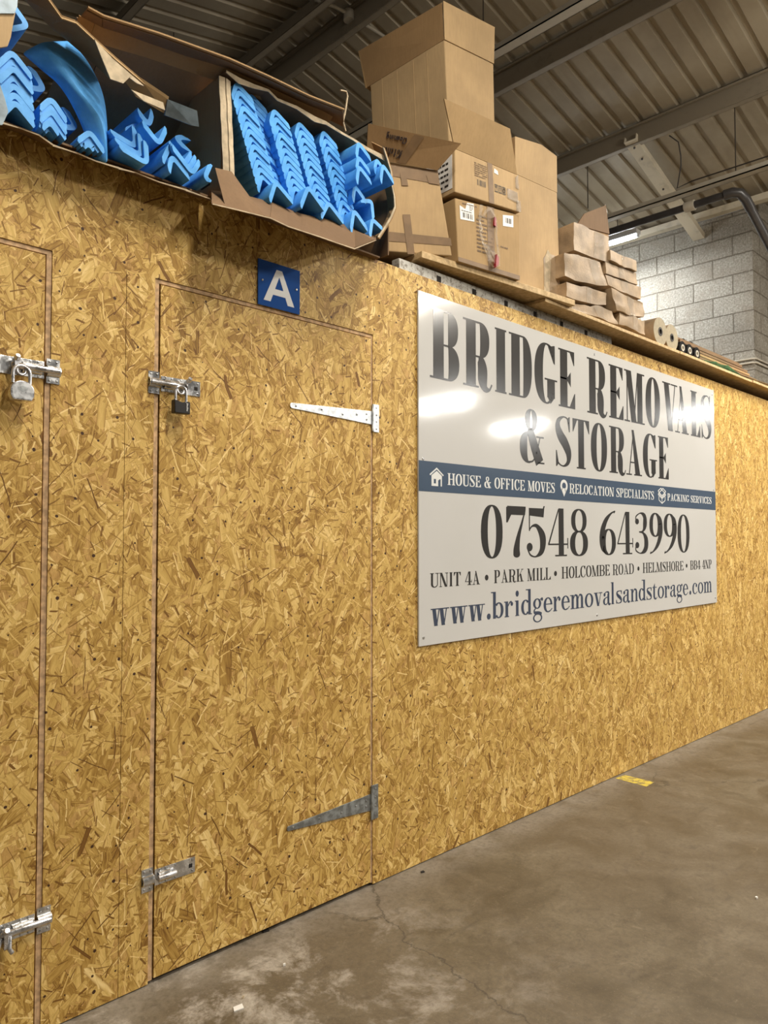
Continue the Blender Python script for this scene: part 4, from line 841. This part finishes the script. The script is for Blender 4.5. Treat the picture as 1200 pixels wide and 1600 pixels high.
# tall plain carton on the right
Tb = Carton('tall_carton', 'tall plain brown carton between the stacked cartons and the brown packets', (3.35, .035, 0), -4, [(805, 271), (870.5, 301), (876, 470), (806, 440)], .24, M['card2'], base=2.55)
Tb.flap('flap', [Tb.f(0, 1, 0), Tb.f(1, 1, 0), atp(870, 244, (3.35, .02, 0), -4), atp(846, 226, (3.35, .02, 0), -4), atp(805, 213, (3.35, .02, 0), -4)], M['card2'], -.005)
Tb.flap('flap', [Tb.f(-.02, 1, 0), Tb.f(-.02, 1, -.30), Tb.f(-.02, 1, -.30)+Vector((0, 0, .2)), atp(803, 214, (3.35, .03, 0), -4)], M['card3'])
Tb.patch('packing_tape', [(.62, .02), (.99, .04), (.99, .44), (.70, .44), (.62, .38)], M['kraft']); Tb.patch('packing_tape', [(.60, .02), (.72, .03), (.80, .43), (.72, .47), (.66, .40)], M['torn'], t=.002)

# ---------------------------------------------------------------- crumpled brown packets
def packet(label, quad, y, depth, sag=0.0, rough=.012, tapeu=(.45, .62), seed=0, mat='kraft', lift=0):
    y += ((seed*37) % 5-2)*.007; quad = [(q[0]-(0.6 if i in (1, 2) else -.3), q[1]+(1.0 if i < 2 else -.6)) for i, q in enumerate(quad)]
    TL, TR, BR, BL = [at(*q, y) for q in quad]; n = Vector((.03, depth, 0)); N = 9
    o = empty('wrapped_packet', tuple((BL+BR+n)/2), label, 'packet', None)
    def S(u, v, w, off=0):
        p = (BL*(1-u)+BR*u)*(1-v)+(TL*(1-u)+TR*u)*v+n*w
        d = mn.noise_vector(p*7+Vector((seed*3.1, 0, 0)))*rough+mn.noise_vector(p*19+Vector((seed, 5, 0)))*rough*.45
        e = Vector((0, -sag*.25*math.sin(math.pi*u)*(1-w), -sag*math.sin(math.pi*min(1, max(0, u)))*(1-v)*(1-.5*w)))
        return p+d*(.35+.65*min(1, 4*u*(1-u)+4*v*(1-v)))+e+Vector((0, -off, 0))
    m = MB()
    def grid(fn, a=N, b_=N): 
        vs = [fn(i/a, j/b_) for j in range(b_+1) for i in range(a+1)]; m.add(vs, [(j*(a+1)+i, j*(a+1)+i+1, (j+1)*(a+1)+i+1, (j+1)*(a+1)+i) for j in range(b_) for i in range(a)])
    grid(lambda u, v: S(u, v, 0)); grid(lambda u, v: S(u, v, 1)); grid(lambda u, v: S(0, u, v)); grid(lambda u, v: S(1, u, v)); grid(lambda u, v: S(u, 0, v)); grid(lambda u, v: S(u, 1, v))
    m.build('wrapping', M[mat], o, 35)
    m = MB(); a0, a1 = tapeu
    A = [S(a0+(a1-a0)*i/3, j/10, 0, .003) for j in range(11) for i in range(4)]; m.add(A, [(j*4+i, j*4+i+1, (j+1)*4+i+1, (j+1)*4+i) for j in range(10) for i in range(3)])
    A = [S(a0+(a1-a0)*i/3, 1, j/10, .0)+Vector((0, 0, .003)) for j in range(11) for i in range(4)]; m.add(A, [(j*4+i, j*4+i+1, (j+1)*4+i+1, (j+1)*4+i) for j in range(10) for i in range(3)])
    m.build('clear_tape', M['film'], o, 30); return o
y0 = -.045
packet('topmost boxy brown packet of the left column, under the grey open flap', [(896.5, 346), (952, 369), (952.5, 411), (897.5, 391)], y0+.03, .30, 0, .008, (.55, .85), 1)
packet('crumpled brown packet second from top of the left column, bulging with silvery tape', [(882, 394), (938, 409), (950, 446), (883, 431)], y0, .30, .02, .016, (.62, .92), 2)
packet('brown packet third from top of the left column, with a bright tape glint', [(885, 439), (948, 457), (948, 477), (885, 463)], y0+.02, .30, .012, .010, (.48, .62), 3)
packet('bottom brown packet of the left column, slumped on the shelf board', [(893, 472), (957, 484), (966, 507), (894, 483)], y0-.01, .30, .008, .020, (.50, .72), 4)
packet('topmost brown packet of the right column, beside the lit lamp', [(953, 389), (994.5, 406), (995.5, 425), (953, 407)], y0+.03, .28, 0, .007, (.42, .58), 5)
packet('second brown packet of the right column, with a wide shiny tape', [(945.5, 408), (995, 426), (998, 446), (946, 428)], y0+.03, .28, 0, .008, (.40, .56), 6)
packet('third brown packet of the right column, with a sharp right end', [(945.5, 428), (1002.5, 448), (1002, 468), (950, 446)], y0+.02, .28, .006, .008, (.42, .60), 7)
packet('fourth brown packet of the right column, with a rounded bulging end', [(955, 448), (1005, 473), (1006, 496), (964, 487)], y0-.005, .28, .012, .018, (.48, .70), 8)
packet('small bottom packet of the right column, beside the paper rolls', [(967, 487), (1008, 500), (1009, 523), (966, 507.5)], y0-.012, .28, 0, .010, (.50, .68), 9)
gf = empty('open_carton', tuple(at(925, 370, .2)), 'grey open carton flap standing behind the topmost brown packet', 'box')
gq = [at(900, 352, .12), at(951, 366, .10), at(945.5, 321, .10), at(912, 334, .12)]
MB().slab(gq, .006).build('flap', M['cardin'], gf); MB().slab([at(946, 319, .098), at(949, 332, .098), at(946.6, 332, .098)], .003).build('torn_corner', M['label'], gf)
MB().hexa([at(900, 392, .12), at(951, 408, .10), at(951, 408, .10)+Vector((.0, .3, 0)), at(900, 392, .12)+Vector((0, .3, 0)), gq[0], gq[1], gq[1]+Vector((0, .3, 0)), gq[0]+Vector((0, .3, 0))]).build('carton_body', M['card3'], gf)
# kraft paper rolls and black stretch film rolls, bundle of sticks, plastic
def roll(name, px, py, y, r, rb, L, zb_, mats, label, cat, tilt=0.0):
    c = at(px, py, y); c.z = zb_+r; o = empty(name, (c.x, c.y+L/2, zb_), label, cat); ax = Vector((-tilt, 1, 0))
    MB().ringtube(c, ax, rb*1.6, r, L).build('roll', M[mats[0]], o, 40)
    m = MB().ringtube(c-ax*.001, ax, rb*1.7, r*.985, .002); m.build('end_face', M[mats[1]], o, 40)
    MB().ringtube(c-ax*.003, ax, rb, rb*1.7, L*.98).build('core', M[mats[2]], o, 40); return o
roll('paper_roll', 1031.5, 512, -.045, .087, .016, .40, 2.519, ('kraft', 'kraftend', 'print'), 'left and larger of the two brown kraft paper rolls', 'paper roll', -.02)
roll('paper_roll', 1049.5, 520, -.035, .085, .015, .38, 2.519, ('kraft', 'kraftend', 'print'), 'right one of the two kraft paper rolls, next to the black rolls', 'paper roll', -.02)
for i, (px, py) in enumerate(((1066.5, 536), (1077.5, 541), (1089, 545))):
    roll('film_roll', px, py, -.045, .043, .013, .34, 2.519, ('blackfilm', 'blackfilm', 'conduit'), ['left', 'middle', 'right'][i]+' of the three black stretch film rolls with pale cores', 'film roll', -.03)
for i, (px, dx) in enumerate(((1068, 0), (1080, .02))):
    c = at(px, 520, .03); c.z = 2.519+.043*2.75
    o = empty('film_roll', tuple(c), ['rear left', 'rear right'][i]+' black film roll lying on top of the three front rolls', 'film roll'); MB().ringtube(c, (.1, 1, 0), .02, .036, .3).build('roll', M['blackfilm'], o, 40)
for i in range(10):
    row, k_ = divmod(i, 2); a = at(1094, 543, .015+.045*k_); x0_ = a.x-.15; z = 2.522+row*.020; L_ = (1.18, 1.10, 1.16, 1.02, .98)[row]-.05*k_
    tag(MB().box(x0_, .0+.045*k_, z, x0_+L_, .040+.045*k_, z+.016).build('cardboard_strip', M['card3' if (row % 2) else 'cardin'], None, 0, .001),
        ['bottom', 'second', 'third', 'fourth', 'fifth'][row]+' layer strip of the flat brown bundle, counted upwards, '+['front row', 'rear row'][k_], 'packing strip')
for i, (r_, y_) in enumerate(((3, .0), (3, .045), (4, .02))):
    z = 2.522+5*.020+(r_-3)*.02; a = at(1094, 543, .015); tag(MB().box(a.x-.35, y_, z, a.x+.72, y_+.04, z+.018).build('cardboard_strip', M['cardin'], None, 0, .001), ['dark front strip', 'dark rear strip', 'uppermost dark strip'][i]+' lying on top of the flat brown bundle', 'packing strip')
def sheetmesh(pts_bottom, h_, seed):
    m = MB(); n = len(pts_bottom); K = 6; vs = []
    for j in range(K+1):
        for i, p in enumerate(pts_bottom):
            f_ = j/K; q = Vector(p)+Vector((0, .14*f_, 0)); amp = math.sin(math.pi*i/(n-1))*h_
            q.z += amp*math.sin(math.pi*(.34+.66*f_))*(.6+.4*mn.noise(q*14+Vector((seed, 0, 0))))+.002; vs.append(q)
    m.add(vs, [(j*n+i, j*n+i+1, (j+1)*n+i+1, (j+1)*n+i) for j in range(K) for i in range(n-1)]); return m
tag(sheetmesh([(4.98+.66*i/16, -.072, 2.519) for i in range(17)], .05, 2).build('plastic_bag', M['teal'], None, 60), 'flat green plastic bag on the shelf in front of the brown bundle', 'bag')
tag(sheetmesh([(5.62+2.2*i/24, -.074, 2.520) for i in range(25)], .032, 5).build('plastic_sheet', M['whiteplastic'], None, 60), 'crumpled whitish plastic sheet lying on the shelf at the right edge', 'plastic sheet')

# ---------------------------------------------------------------- foam edge profiles
def vprof(c, a1, a2, l1, l2, t, L, R_=.022, dirn=(0, 1, 0)):
    """angle profile: apex c on its front end, two legs in directions a1 and a2 (degrees in the x-z plane), run back for L"""
    def leg(a): return Vector((math.cos(math.radians(a)), 0, math.sin(math.radians(a))))
    d1, d2 = leg(a1), leg(a2); bis = (d1+d2).normalized(); half = math.radians(abs(a2-a1))/2
    def line_(off):      # centre line offset along the inside
        out = []; apex = c+bis*(off/math.sin(half)); rr_ = max(R_-off, .004) ; tl = rr_/math.tan(half)
        out.append(apex+d1*(l1-off*.3)); s_ = apex+d1*tl; e_ = apex+d2*tl
        for i in range(7):
            f_ = i/6; out.append(s_*(1-f_)**2+apex*2*f_*(1-f_)+e_*f_*f_)
        out.append(apex+d2*(l2-off*.3)); return out
    A = line_(0); B_ = line_(t); B_ = B_[::-1]
    e1 = (A[-1]+B_[0])/2+d2*t*.35; e0 = (A[0]+B_[-1])/2+d1*t*.35
    poly = A+[e1]+B_+[e0]; n = len(A); D = Vector(dirn).normalized()*L; m = MB(); k_ = len(poly); m.v = [tuple(p) for p in poly]+[tuple(p+D) for p in poly]
    for s_ in (0, k_):
        fs = []
        for i in range(n-1): fs.append((s_+i, s_+i+1, s_+n+1+(n-2-i), s_+n+1+(n-1-i)))
        fs += [(s_+n-1, s_+n, s_+n+1), (s_+2*n, s_+2*n+1, s_+0)]; m.f += fs
    m.f += [(i, (i+1) % k_, (i+1) % k_+k_, i+k_) for i in range(k_)]
    return m
ORD = ['topmost', 'second', 'third', 'fourth', 'fifth', 'sixth', 'seventh', 'eighth', 'ninth', 'tenth', 'eleventh', 'twelfth', 'thirteenth', 'fourteenth']
def prof_(px, py, y, a1, a2, l1, l2, label, L=.75, t=.015, group=None, dirn=(0, 1, 0)):
    c = at(px, py, y); f_ = lambda a, l: min(l, (c.z-2.452)/-math.sin(math.radians(a))) if -175 < a < -5 else l
    l1 = max(.02, f_(a1, l1)); l2 = max(.02, f_(a2, l2))
    return tag(vprof(c, a1, a2, l1, l2, t, L, dirn=dirn).build('foam_profile', M['foam'], None, 50), label, 'foam profile', group)
def P2_(cx, cy): return 320+cx*.2667, 80+cy*.2667     # spots read off an enlarged view
cols = [('first', 178, 165, 12.3, 45, 13), ('second', 262, 232, 12.3, 45, 12), ('third', 398, 322, 12.0, 45, 11), ('fourth', 545, 398, 12.0, 45, 11), ('fifth', 688, 450, 12.2, 45, 12)]
for ci, (cn_, cx, cy, dx, dy, n_c) in enumerate(cols):
    for i in range(n_c):
        px, py = P2_(cx+dx*i, cy+dy*i); jt = random.uniform(-.005, .005)
        prof_(px, py, -.062+jt+(.028 if ci == 1 else 0), -104, -27, .040 if ci == 1 else .058, .075, 'blue foam profile, %s from top in the %s column of the right foam carton' % (ORD[i], cn_), .75, group='stacked foam profiles of the right carton')
for cx, cy, y, a1, a2, l1, l2, lab in ((410, 742, -.10, -108, -33, .075, .085, 'loose one at bottom left of the right carton, under the first column'), (602, 772, -.11, -112, -38, .085, .09, 'loose one at bottom centre of the right carton, gaping dark inside'),
        (722, 868, -.10, -118, -35, .07, .085, 'loose one resting on the torn lip below the fourth column'), (868, 905, -.10, -100, -38, .085, .085, 'loose one at the lower right of the right carton'), (975, 965, -.09, -100, -22, .07, .06, 'small one lying in the bottom right corner of the right carton'),
        (892, 510, -.115, -98, -33, .06, .075, 'topmost of three wide ones right of the fifth column'), (892, 592, -.12, -98, -33, .055, .07, 'middle of three wide ones right of the fifth column'), (895, 648, -.125, -98, -33, .065, .075, 'lowest of three wide ones right of the fifth column'),
        (1000, 605, -.10, -100, -40, .055, .06, 'upper of two at the far right of the right carton'), (1036, 636, -.12, -98, -40, .07, .075, 'lower of two at the far right of the right carton'), (872, 760, -.09, -98, -38, .06, .07, 'one squeezed between the fifth column and the right side'),
        (985, 868, -.09, -82, -165, .065, .055, 'curled one facing left near the right side of the right carton')):
    px, py = P2_(cx, cy); prof_(px, py, y, a1, a2, l1, l2, 'blue profile, '+lab, .6)
# left carton
for nm, pts, l1, l2, a1, a2 in (('first', [(18, 74), (19, 87), (20, 98), (20, 112), (21, 125), (22, 139), (23, 152)], .060, .068, -124, -42), ('second', [(80, 147), (80, 156), (80, 165), (79, 174), (78, 182), (77, 190)], .048, .062, -126, -48),
                                ('third', [(141, 200), (140, 209), (139, 217)], .050, .058, -132, -46)):
    for i, (px, py) in enumerate(pts):
        prof_(px, py, -.055+random.uniform(-.008, .008), a1, a2, l1, l2, 'blue foam profile, %s from top in the %s stack of the left foam carton' % (ORD[i], nm), .7, group='stacked foam profiles of the left carton')
for px, py, y, a1, a2, l1, l2, lab in ((78, 147, .0, 128, 192, .06, .06, 'open one lying sideways between first and second stack'), (127, 205, .0, 128, 196, .055, .055, 'open one lying sideways between second and third stack'), (50, 44, .05, 135, 215, .06, .06, 'shaded one at the back in the top left corner'),
        (216, 236, -.05, 95, 168, .055, .075, 'uppermost of the left nest of upturned ones'), (225, 250, -.06, 95, 168, .06, .08, 'middle of the left nest of upturned ones'), (234, 262, -.07, 95, 168, .062, .085, 'lowest of the left nest of upturned ones'), (250, 232, -.03, 68, 140, .06, .07, 'upturned one above the left nest'),
        (265, 219, -.06, -112, -40, .065, .07, 'arched one in the middle of the right half'), (266, 235, -.07, -100, -38, .05, .075, 'second arched one under the middle arch'), (290, 262, -.06, 62, 140, .045, .07, 'upturned one right of the middle arch'), (296, 270, -.07, 62, 140, .05, .08, 'second upturned one right of the middle arch'), (302, 277, -.075, 62, 140, .05, .09, 'lowest upturned one right of the middle arch'),
        (316, 277, -.09, 68, -24, .05, .055, 'lone upturned one at the right end near the lip'), (262, 208, .06, 15, -28, .05, .06, 'one lying far back pointing right'), (215, 190, .08, -140, -45, .05, .06, 'shaded arched one at the back of the right half'), (236, 205, .05, 80, 140, .05, .05, 'shaded upright one behind the left nest')):
    prof_(px, py, y, a1, a2, l1, l2, 'blue profile in left carton, '+lab, .5)
# wide bent sheet
def curve(pts, n=14):
    out = []; P_ = [pts[0]]+pts+[pts[-1]]
    for i in range(1, len(P_)-2):
        for j in range(n):
            t = j/n; out.append(.5*(2*P_[i]+(P_[i+1]-P_[i-1])*t+(2*P_[i-1]-5*P_[i]+4*P_[i+1]-P_[i+2])*t*t+(3*P_[i]-P_[i-1]-3*P_[i+1]+P_[i+2])*t**3))
    return out+[pts[-1]]
E1 = curve([at(33, 82, .03), at(62, 108, .0), at(95, 140, -.02), at(126, 196, -.02), at(142, 250, 0)], 6); E2 = curve([at(65, 64, -.01), at(92, 96, -.045), at(122, 140, -.065), at(160, 190, -.06), at(168, 255, -.04)], 6); E3 = curve([at(110, 62, .06), at(138, 92, .03), at(160, 135, .01), at(168, 180, .0), at(169, 250, .0)], 6)
m = MB(); n = len(E1); vs = []
for i in range(n):
    for f_ in (0, .33, .66, 1): vs.append(E1[i].lerp(E2[i], f_))
    for f_ in (.33, .66, 1): vs.append(E2[i].lerp(E3[i], f_))
m.add(vs, [(i*7+j, i*7+j+1, (i+1)*7+j+1, (i+1)*7+j) for i in range(n-1) for j in range(6)])
o = m.build('foam_sheet', M['foam'], None, 60); sd_ = o.modifiers.new('thick', 'SOLIDIFY'); sd_.thickness = .012; ss = o.modifiers.new('sub', 'SUBSURF'); ss.levels = ss.render_levels = 1
tag(o, 'wide bent blue foam sheet with a ridge, bulging in the middle of the left carton', 'foam profile')

# ---------------------------------------------------------------- the two foam cartons (torn open at the front)
def jag(a, c, n, amp, seed):
    r = random.Random(seed); a = Vector(a); c = Vector(c); return [a.lerp(c, i/n)+Vector((r.uniform(-.3, .3)*amp, 0, r.uniform(-1, 1)*amp)) for i in range(n+1)]
def tornpanel(m, near, far, t=.006):      # strip between two polylines, thick
    n = len(near); near = [Vector(p) for p in near]; far = [Vector(p) for p in far]
    for i in range(n-1): m.slab([near[i], near[i+1], far[i+1], far[i]], t)
LC = empty('foam_carton', (.75, .4, 2.44), 'left torn open carton of blue foam profiles at the top left', 'box')
RC = empty('foam_carton', (1.65, .4, 2.44), 'right torn open carton packed with herringbone blue foam profiles', 'box')
YF = -.05
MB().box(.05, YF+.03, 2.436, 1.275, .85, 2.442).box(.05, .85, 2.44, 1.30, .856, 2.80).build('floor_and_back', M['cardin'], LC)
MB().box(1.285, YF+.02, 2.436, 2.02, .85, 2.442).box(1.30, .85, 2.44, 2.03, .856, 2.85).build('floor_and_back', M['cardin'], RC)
# torn bottom lips drooping over the hoarding, dark board painting their shaded undersides
m = MB(); a = [at(*p, -.085) for p in ((-40, 178), (0, 192), (28, 200), (60, 212), (82, 228), (120, 240), (150, 253), (185, 264), (210, 270), (250, 286), (290, 298), (333, 313))]
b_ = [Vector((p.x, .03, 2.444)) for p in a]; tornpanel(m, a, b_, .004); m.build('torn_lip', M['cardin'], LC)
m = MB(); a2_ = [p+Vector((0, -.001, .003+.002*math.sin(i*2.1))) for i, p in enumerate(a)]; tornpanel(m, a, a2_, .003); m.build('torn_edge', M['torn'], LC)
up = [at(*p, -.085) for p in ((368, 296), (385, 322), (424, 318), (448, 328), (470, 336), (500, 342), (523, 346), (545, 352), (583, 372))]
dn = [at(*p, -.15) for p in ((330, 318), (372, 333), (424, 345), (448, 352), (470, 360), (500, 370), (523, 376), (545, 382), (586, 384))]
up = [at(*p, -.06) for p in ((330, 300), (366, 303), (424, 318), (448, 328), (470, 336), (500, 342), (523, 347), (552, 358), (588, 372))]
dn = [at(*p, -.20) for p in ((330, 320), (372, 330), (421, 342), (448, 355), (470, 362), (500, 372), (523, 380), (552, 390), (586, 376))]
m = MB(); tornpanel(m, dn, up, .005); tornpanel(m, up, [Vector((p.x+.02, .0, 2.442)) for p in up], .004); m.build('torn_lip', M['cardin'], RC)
m = MB(); tornpanel(m, [p+Vector((0, -.004, -.001)) for p in dn], [p+Vector((0, -.004, .002+.001*math.sin(i*3))) for i, p in enumerate(dn)], .003); m.build('torn_edge', M['torn'], RC)
m = MB(); m.slab([at(336, 262, -.09), at(362, 268, -.09), at(398, 318, -.17), at(414, 337, -.205), at(392, 333, -.205), at(352, 322, -.19)], .004); m.build('torn_corner', M['cardin'], RC)
# dividing walls
for (nm, par, xs, seed, mt) in (('side_wall', LC, 0, 3, 'card3'), ('side_wall', RC, .014, 4, 'card3')):
    t0 = at(344, 118, YF); b0 = at(346, 306, YF); m = MB()
    m.hexa([(b0.x+xs, YF, 2.44), (b0.x+xs+.008, YF, 2.44), (b0.x+xs+.02, .85, 2.44), (b0.x+xs+.012, .85, 2.44), (t0.x+xs, YF, t0.z), (t0.x+xs+.008, YF, t0.z), (t0.x+xs+.02, .85, t0.z), (t0.x+xs+.012, .85, t0.z)])
    sw = m.build(nm, M[mt], par)
    if par is LC:
        mm = MB()
        for i in range(5):
            z = 2.50+i*.055; mm.box(b0.x+xs-.0015, .02+.04*(i % 2), z, b0.x+xs+.001, .075+.04*(i % 2), z+.012)
        mm.build('vent_slots', M['dark'], sw)
eg = jag((at(352, 122, -.066)), at(360, 303, -.066), 14, .004, 9); m = MB(); tornpanel(m, eg, [p+Vector((.020, .006, 0)) for p in eg], .004); tornpanel(m, [p+Vector((-.022, .004, 0)) for p in eg], [p+Vector((-.002, 0, 0)) for p in eg], .003); m.build('torn_edge', M['torn'], RC)
x1 = at(606, 300, -.03).x
m = MB(); m.box(x1, -.03, 2.46, x1+.006, .85, 2.84); m.build('side_wall', M['cardin'], RC)
m = MB(); A = [at(*p, -.09) for p in ((600, 232), (606, 250), (612, 270), (613, 290), (617, 308), (618, 325), (612, 340), (605, 352), (592, 372))]; tornpanel(m, A, [at(*p, -.03) for p in ((580, 222), (590, 250), (598, 270), (600, 290), (604, 308), (606, 325), (604, 340), (598, 352), (584, 372))], .005); m.build('torn_side_flap', M['card3'], RC)
m = MB(); tornpanel(m, [p+Vector((0, -.002, 0)) for p in A], [p+Vector((-.008, -.004, .002)) for p in A], .003); m.build('torn_edge', M['torn'], RC)
# top panel of the right carton with its torn front edge
ft = [at(*p, -.07) for p in ((352, 112), (372, 124), (395, 134), (418, 142), (432, 156), (462, 168), (490, 184), (508, 192), (532, 208), (550, 218), (572, 232), (600, 246))]
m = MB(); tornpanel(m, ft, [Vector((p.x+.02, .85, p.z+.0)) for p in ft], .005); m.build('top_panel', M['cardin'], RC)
m = MB(); tornpanel(m, [p+Vector((0, -.003, -.005-.012*max(0, math.sin(i*1.3)))) for i, p in enumerate(ft)], [p+Vector((0, -.004, .003)) for p in ft], .003); m.build('torn_edge', M['torn'], RC)
# raised flaps along the top of both cartons
fa = [at(*p, -.02) for p in ((122, 30), (160, 48), (249, 78), (357, 112), (420, 138), (480, 168), (538, 196))]; fb = [at(*p, -.11) for p in ((136, 13), (160, 26), (249, 54), (357, 93), (420, 121), (480, 150), (536, 172))]
m = MB(); tornpanel(m, fa[:4], fb[:4], .007); m.build('raised_flap', M['cardin'], LC)  # shade under the flap is put into the dark board colour
m = MB(); tornpanel(m, fa[3:], fb[3:], .007); m.build('raised_flap', M['cardin'], RC)  # same dark board, with the flap's shade painted in
m = MB(); m.tube([p+Vector((0, -.004, 0)) for p in fb[:4]], .005, 6); m.build('folded_edge', M['card3'], LC); m = MB(); m.tube([p+Vector((0, -.004, 0)) for p in fb[3:]], .005, 6); m.build('folded_edge', M['card3'], RC)
m = MB(); fc = [p+Vector((0, .055, .010)) for p in fb]; tornpanel(m, [p+Vector((0, .04, -.03)) for p in fc], fc, .006); m.build('raised_flap', M['card3'], RC)
# rear of the left carton's upper side, its shade painted by dark cardboard
bk = [at(*p, .06) for p in ((120, 26), (165, 62), (249, 92), (350, 128))]; m = MB(); tornpanel(m, [Vector((p.x, .40, p.z-.22)) for p in bk], bk, .006); m.build('back_panel', M['cardin'], LC)
# drooping torn flap of the left carton
U = [at(*p, -.12) for p in ((73, -4), (95, 27), (118, 35), (147, 62), (180, 92), (225, 130), (262, 155), (308, 173))]; Lw = [at(*p, .0) for p in ((34, -4), (60, 22), (80, 44), (103, 62), (140, 94), (172, 124), (215, 152), (262, 182))]+[]
Lw[-1] = at(258, 180, -.03); Lw.append(at(306, 197, -.10)); Lw = Lw[:7]+[Lw[8]]
m = MB(); tornpanel(m, U[:6], Lw[:6], .006); m.build('drooping_flap', M['card3'], LC)
m = MB(); m.slab([at(172, 97, -.1), at(225, 130, -.125), at(262, 155, -.125), at(258, 178, -.10), at(212, 151, -.095), at(205, 140, -.09)], .008); fl2 = m.build('drooping_flap', M['card'], LC)
m = MB(); m.slab([at(262, 155, -.127), at(308, 173, -.127), at(311, 198, -.11), at(300, 196, -.11), at(258, 180, -.105)], .009); tag(m.build('tape_end', M['silver'], fl2), 'silvery tape end')
m = MB()
for q in (((147, 62), (175, 92), (205, 118), (192, 131), (172, 124), (160, 95)), ((170, 88), (215, 125), (225, 134), (214, 130), (190, 112)), ((205, 140), (255, 160), (258, 172), (225, 158))):
    m.slab([at(a_, b2, -.131) for a_, b2 in q], .003)
m.build('torn_paper', M['torn'], fl2)
m = MB(); tornpanel(m, [p+Vector((0, -.003, 0)) for p in U[:6]], [p+Vector((.0, -.006, -.006)) for p in U[:6]], .003); m.build('torn_edge', M['card'], LC)
# far left: piece of the next carton
NC = empty('foam_carton', tuple(at(0, 100, -.1)), 'edge of a taped tan carton cut off by the left border of the view', 'box')
MB().slab([at(-60, 20, -.11), at(24, 20, -.11), at(20, 40, -.11), at(17, 58, -.11), at(12, 72, -.11), at(-60, 84, -.11)], .006).build('side_wall', M['card2'], NC)
MB().slab([at(-60, -30, -.115), at(30, -30, -.115), at(27, 10, -.115), at(23, 21, -.115), at(-60, 20, -.115)], .006).build('silver_tape', M['silver'], NC)
MB().slab([at(-60, 120, -.10), at(0, 132, -.10), at(8, 155, -.10), at(13, 175, -.10), at(4, 195, -.10), at(-60, 195, -.10)], .006).build('torn_flap', M['silver'], NC)
# dry stalk of string on the right end
s0 = [at(540, 205, -.05), at(536, 190, -.05), at(540, 172, -.05), at(543, 150, -.05), at(541, 143, -.05), at(532, 141, -.05)]
tag(MB().tube(s0, .0035, 6).build('string', M['torn'], None, 60), 'frayed string standing up at the right end of the raised flap', 'string')
# small things on the floor
yl = [atz(962, 1216, .0006), atz(976, 1211, .0006), atz(1022, 1222, .0006), atz(1010, 1229, .0006)]
tag(MB().slab(yl, .0012).build('floor_marking', M['yellow']), 'worn yellow paint mark on the floor beside the hoarding', 'floor marking')
for (px, py, s_, lab, mt) in ((372, 1576, .018, 'small white paper scrap on the floor below the door', 'label'), (380, 1560, .004, 'tiny pebble beside the white paper scrap', 'torn'), (444, 1509, .005, 'pale crumb on the concrete below the door', 'label'), (1182, 1404, .006, 'pale crumb near the right edge of the floor', 'label'),
                              (660, 1363, .010, 'dark chip on the floor by the hoarding foot', 'dark'), (415, 1455, .014, 'dark splinter on the floor at the door bottom', 'dark')):
    c = atz(px, py, 0); m = MB().slab([(c.x-s_, c.y-s_*.4, .0008), (c.x+s_*.6, c.y-s_*.7, .0008), (c.x+s_, c.y+s_*.4, .0008), (c.x-s_*.5, c.y+s_*.6, .0008)], .003 if s_ > .008 else .006)
    tag(m.build('floor_scrap', M[mt]), lab, 'litter')
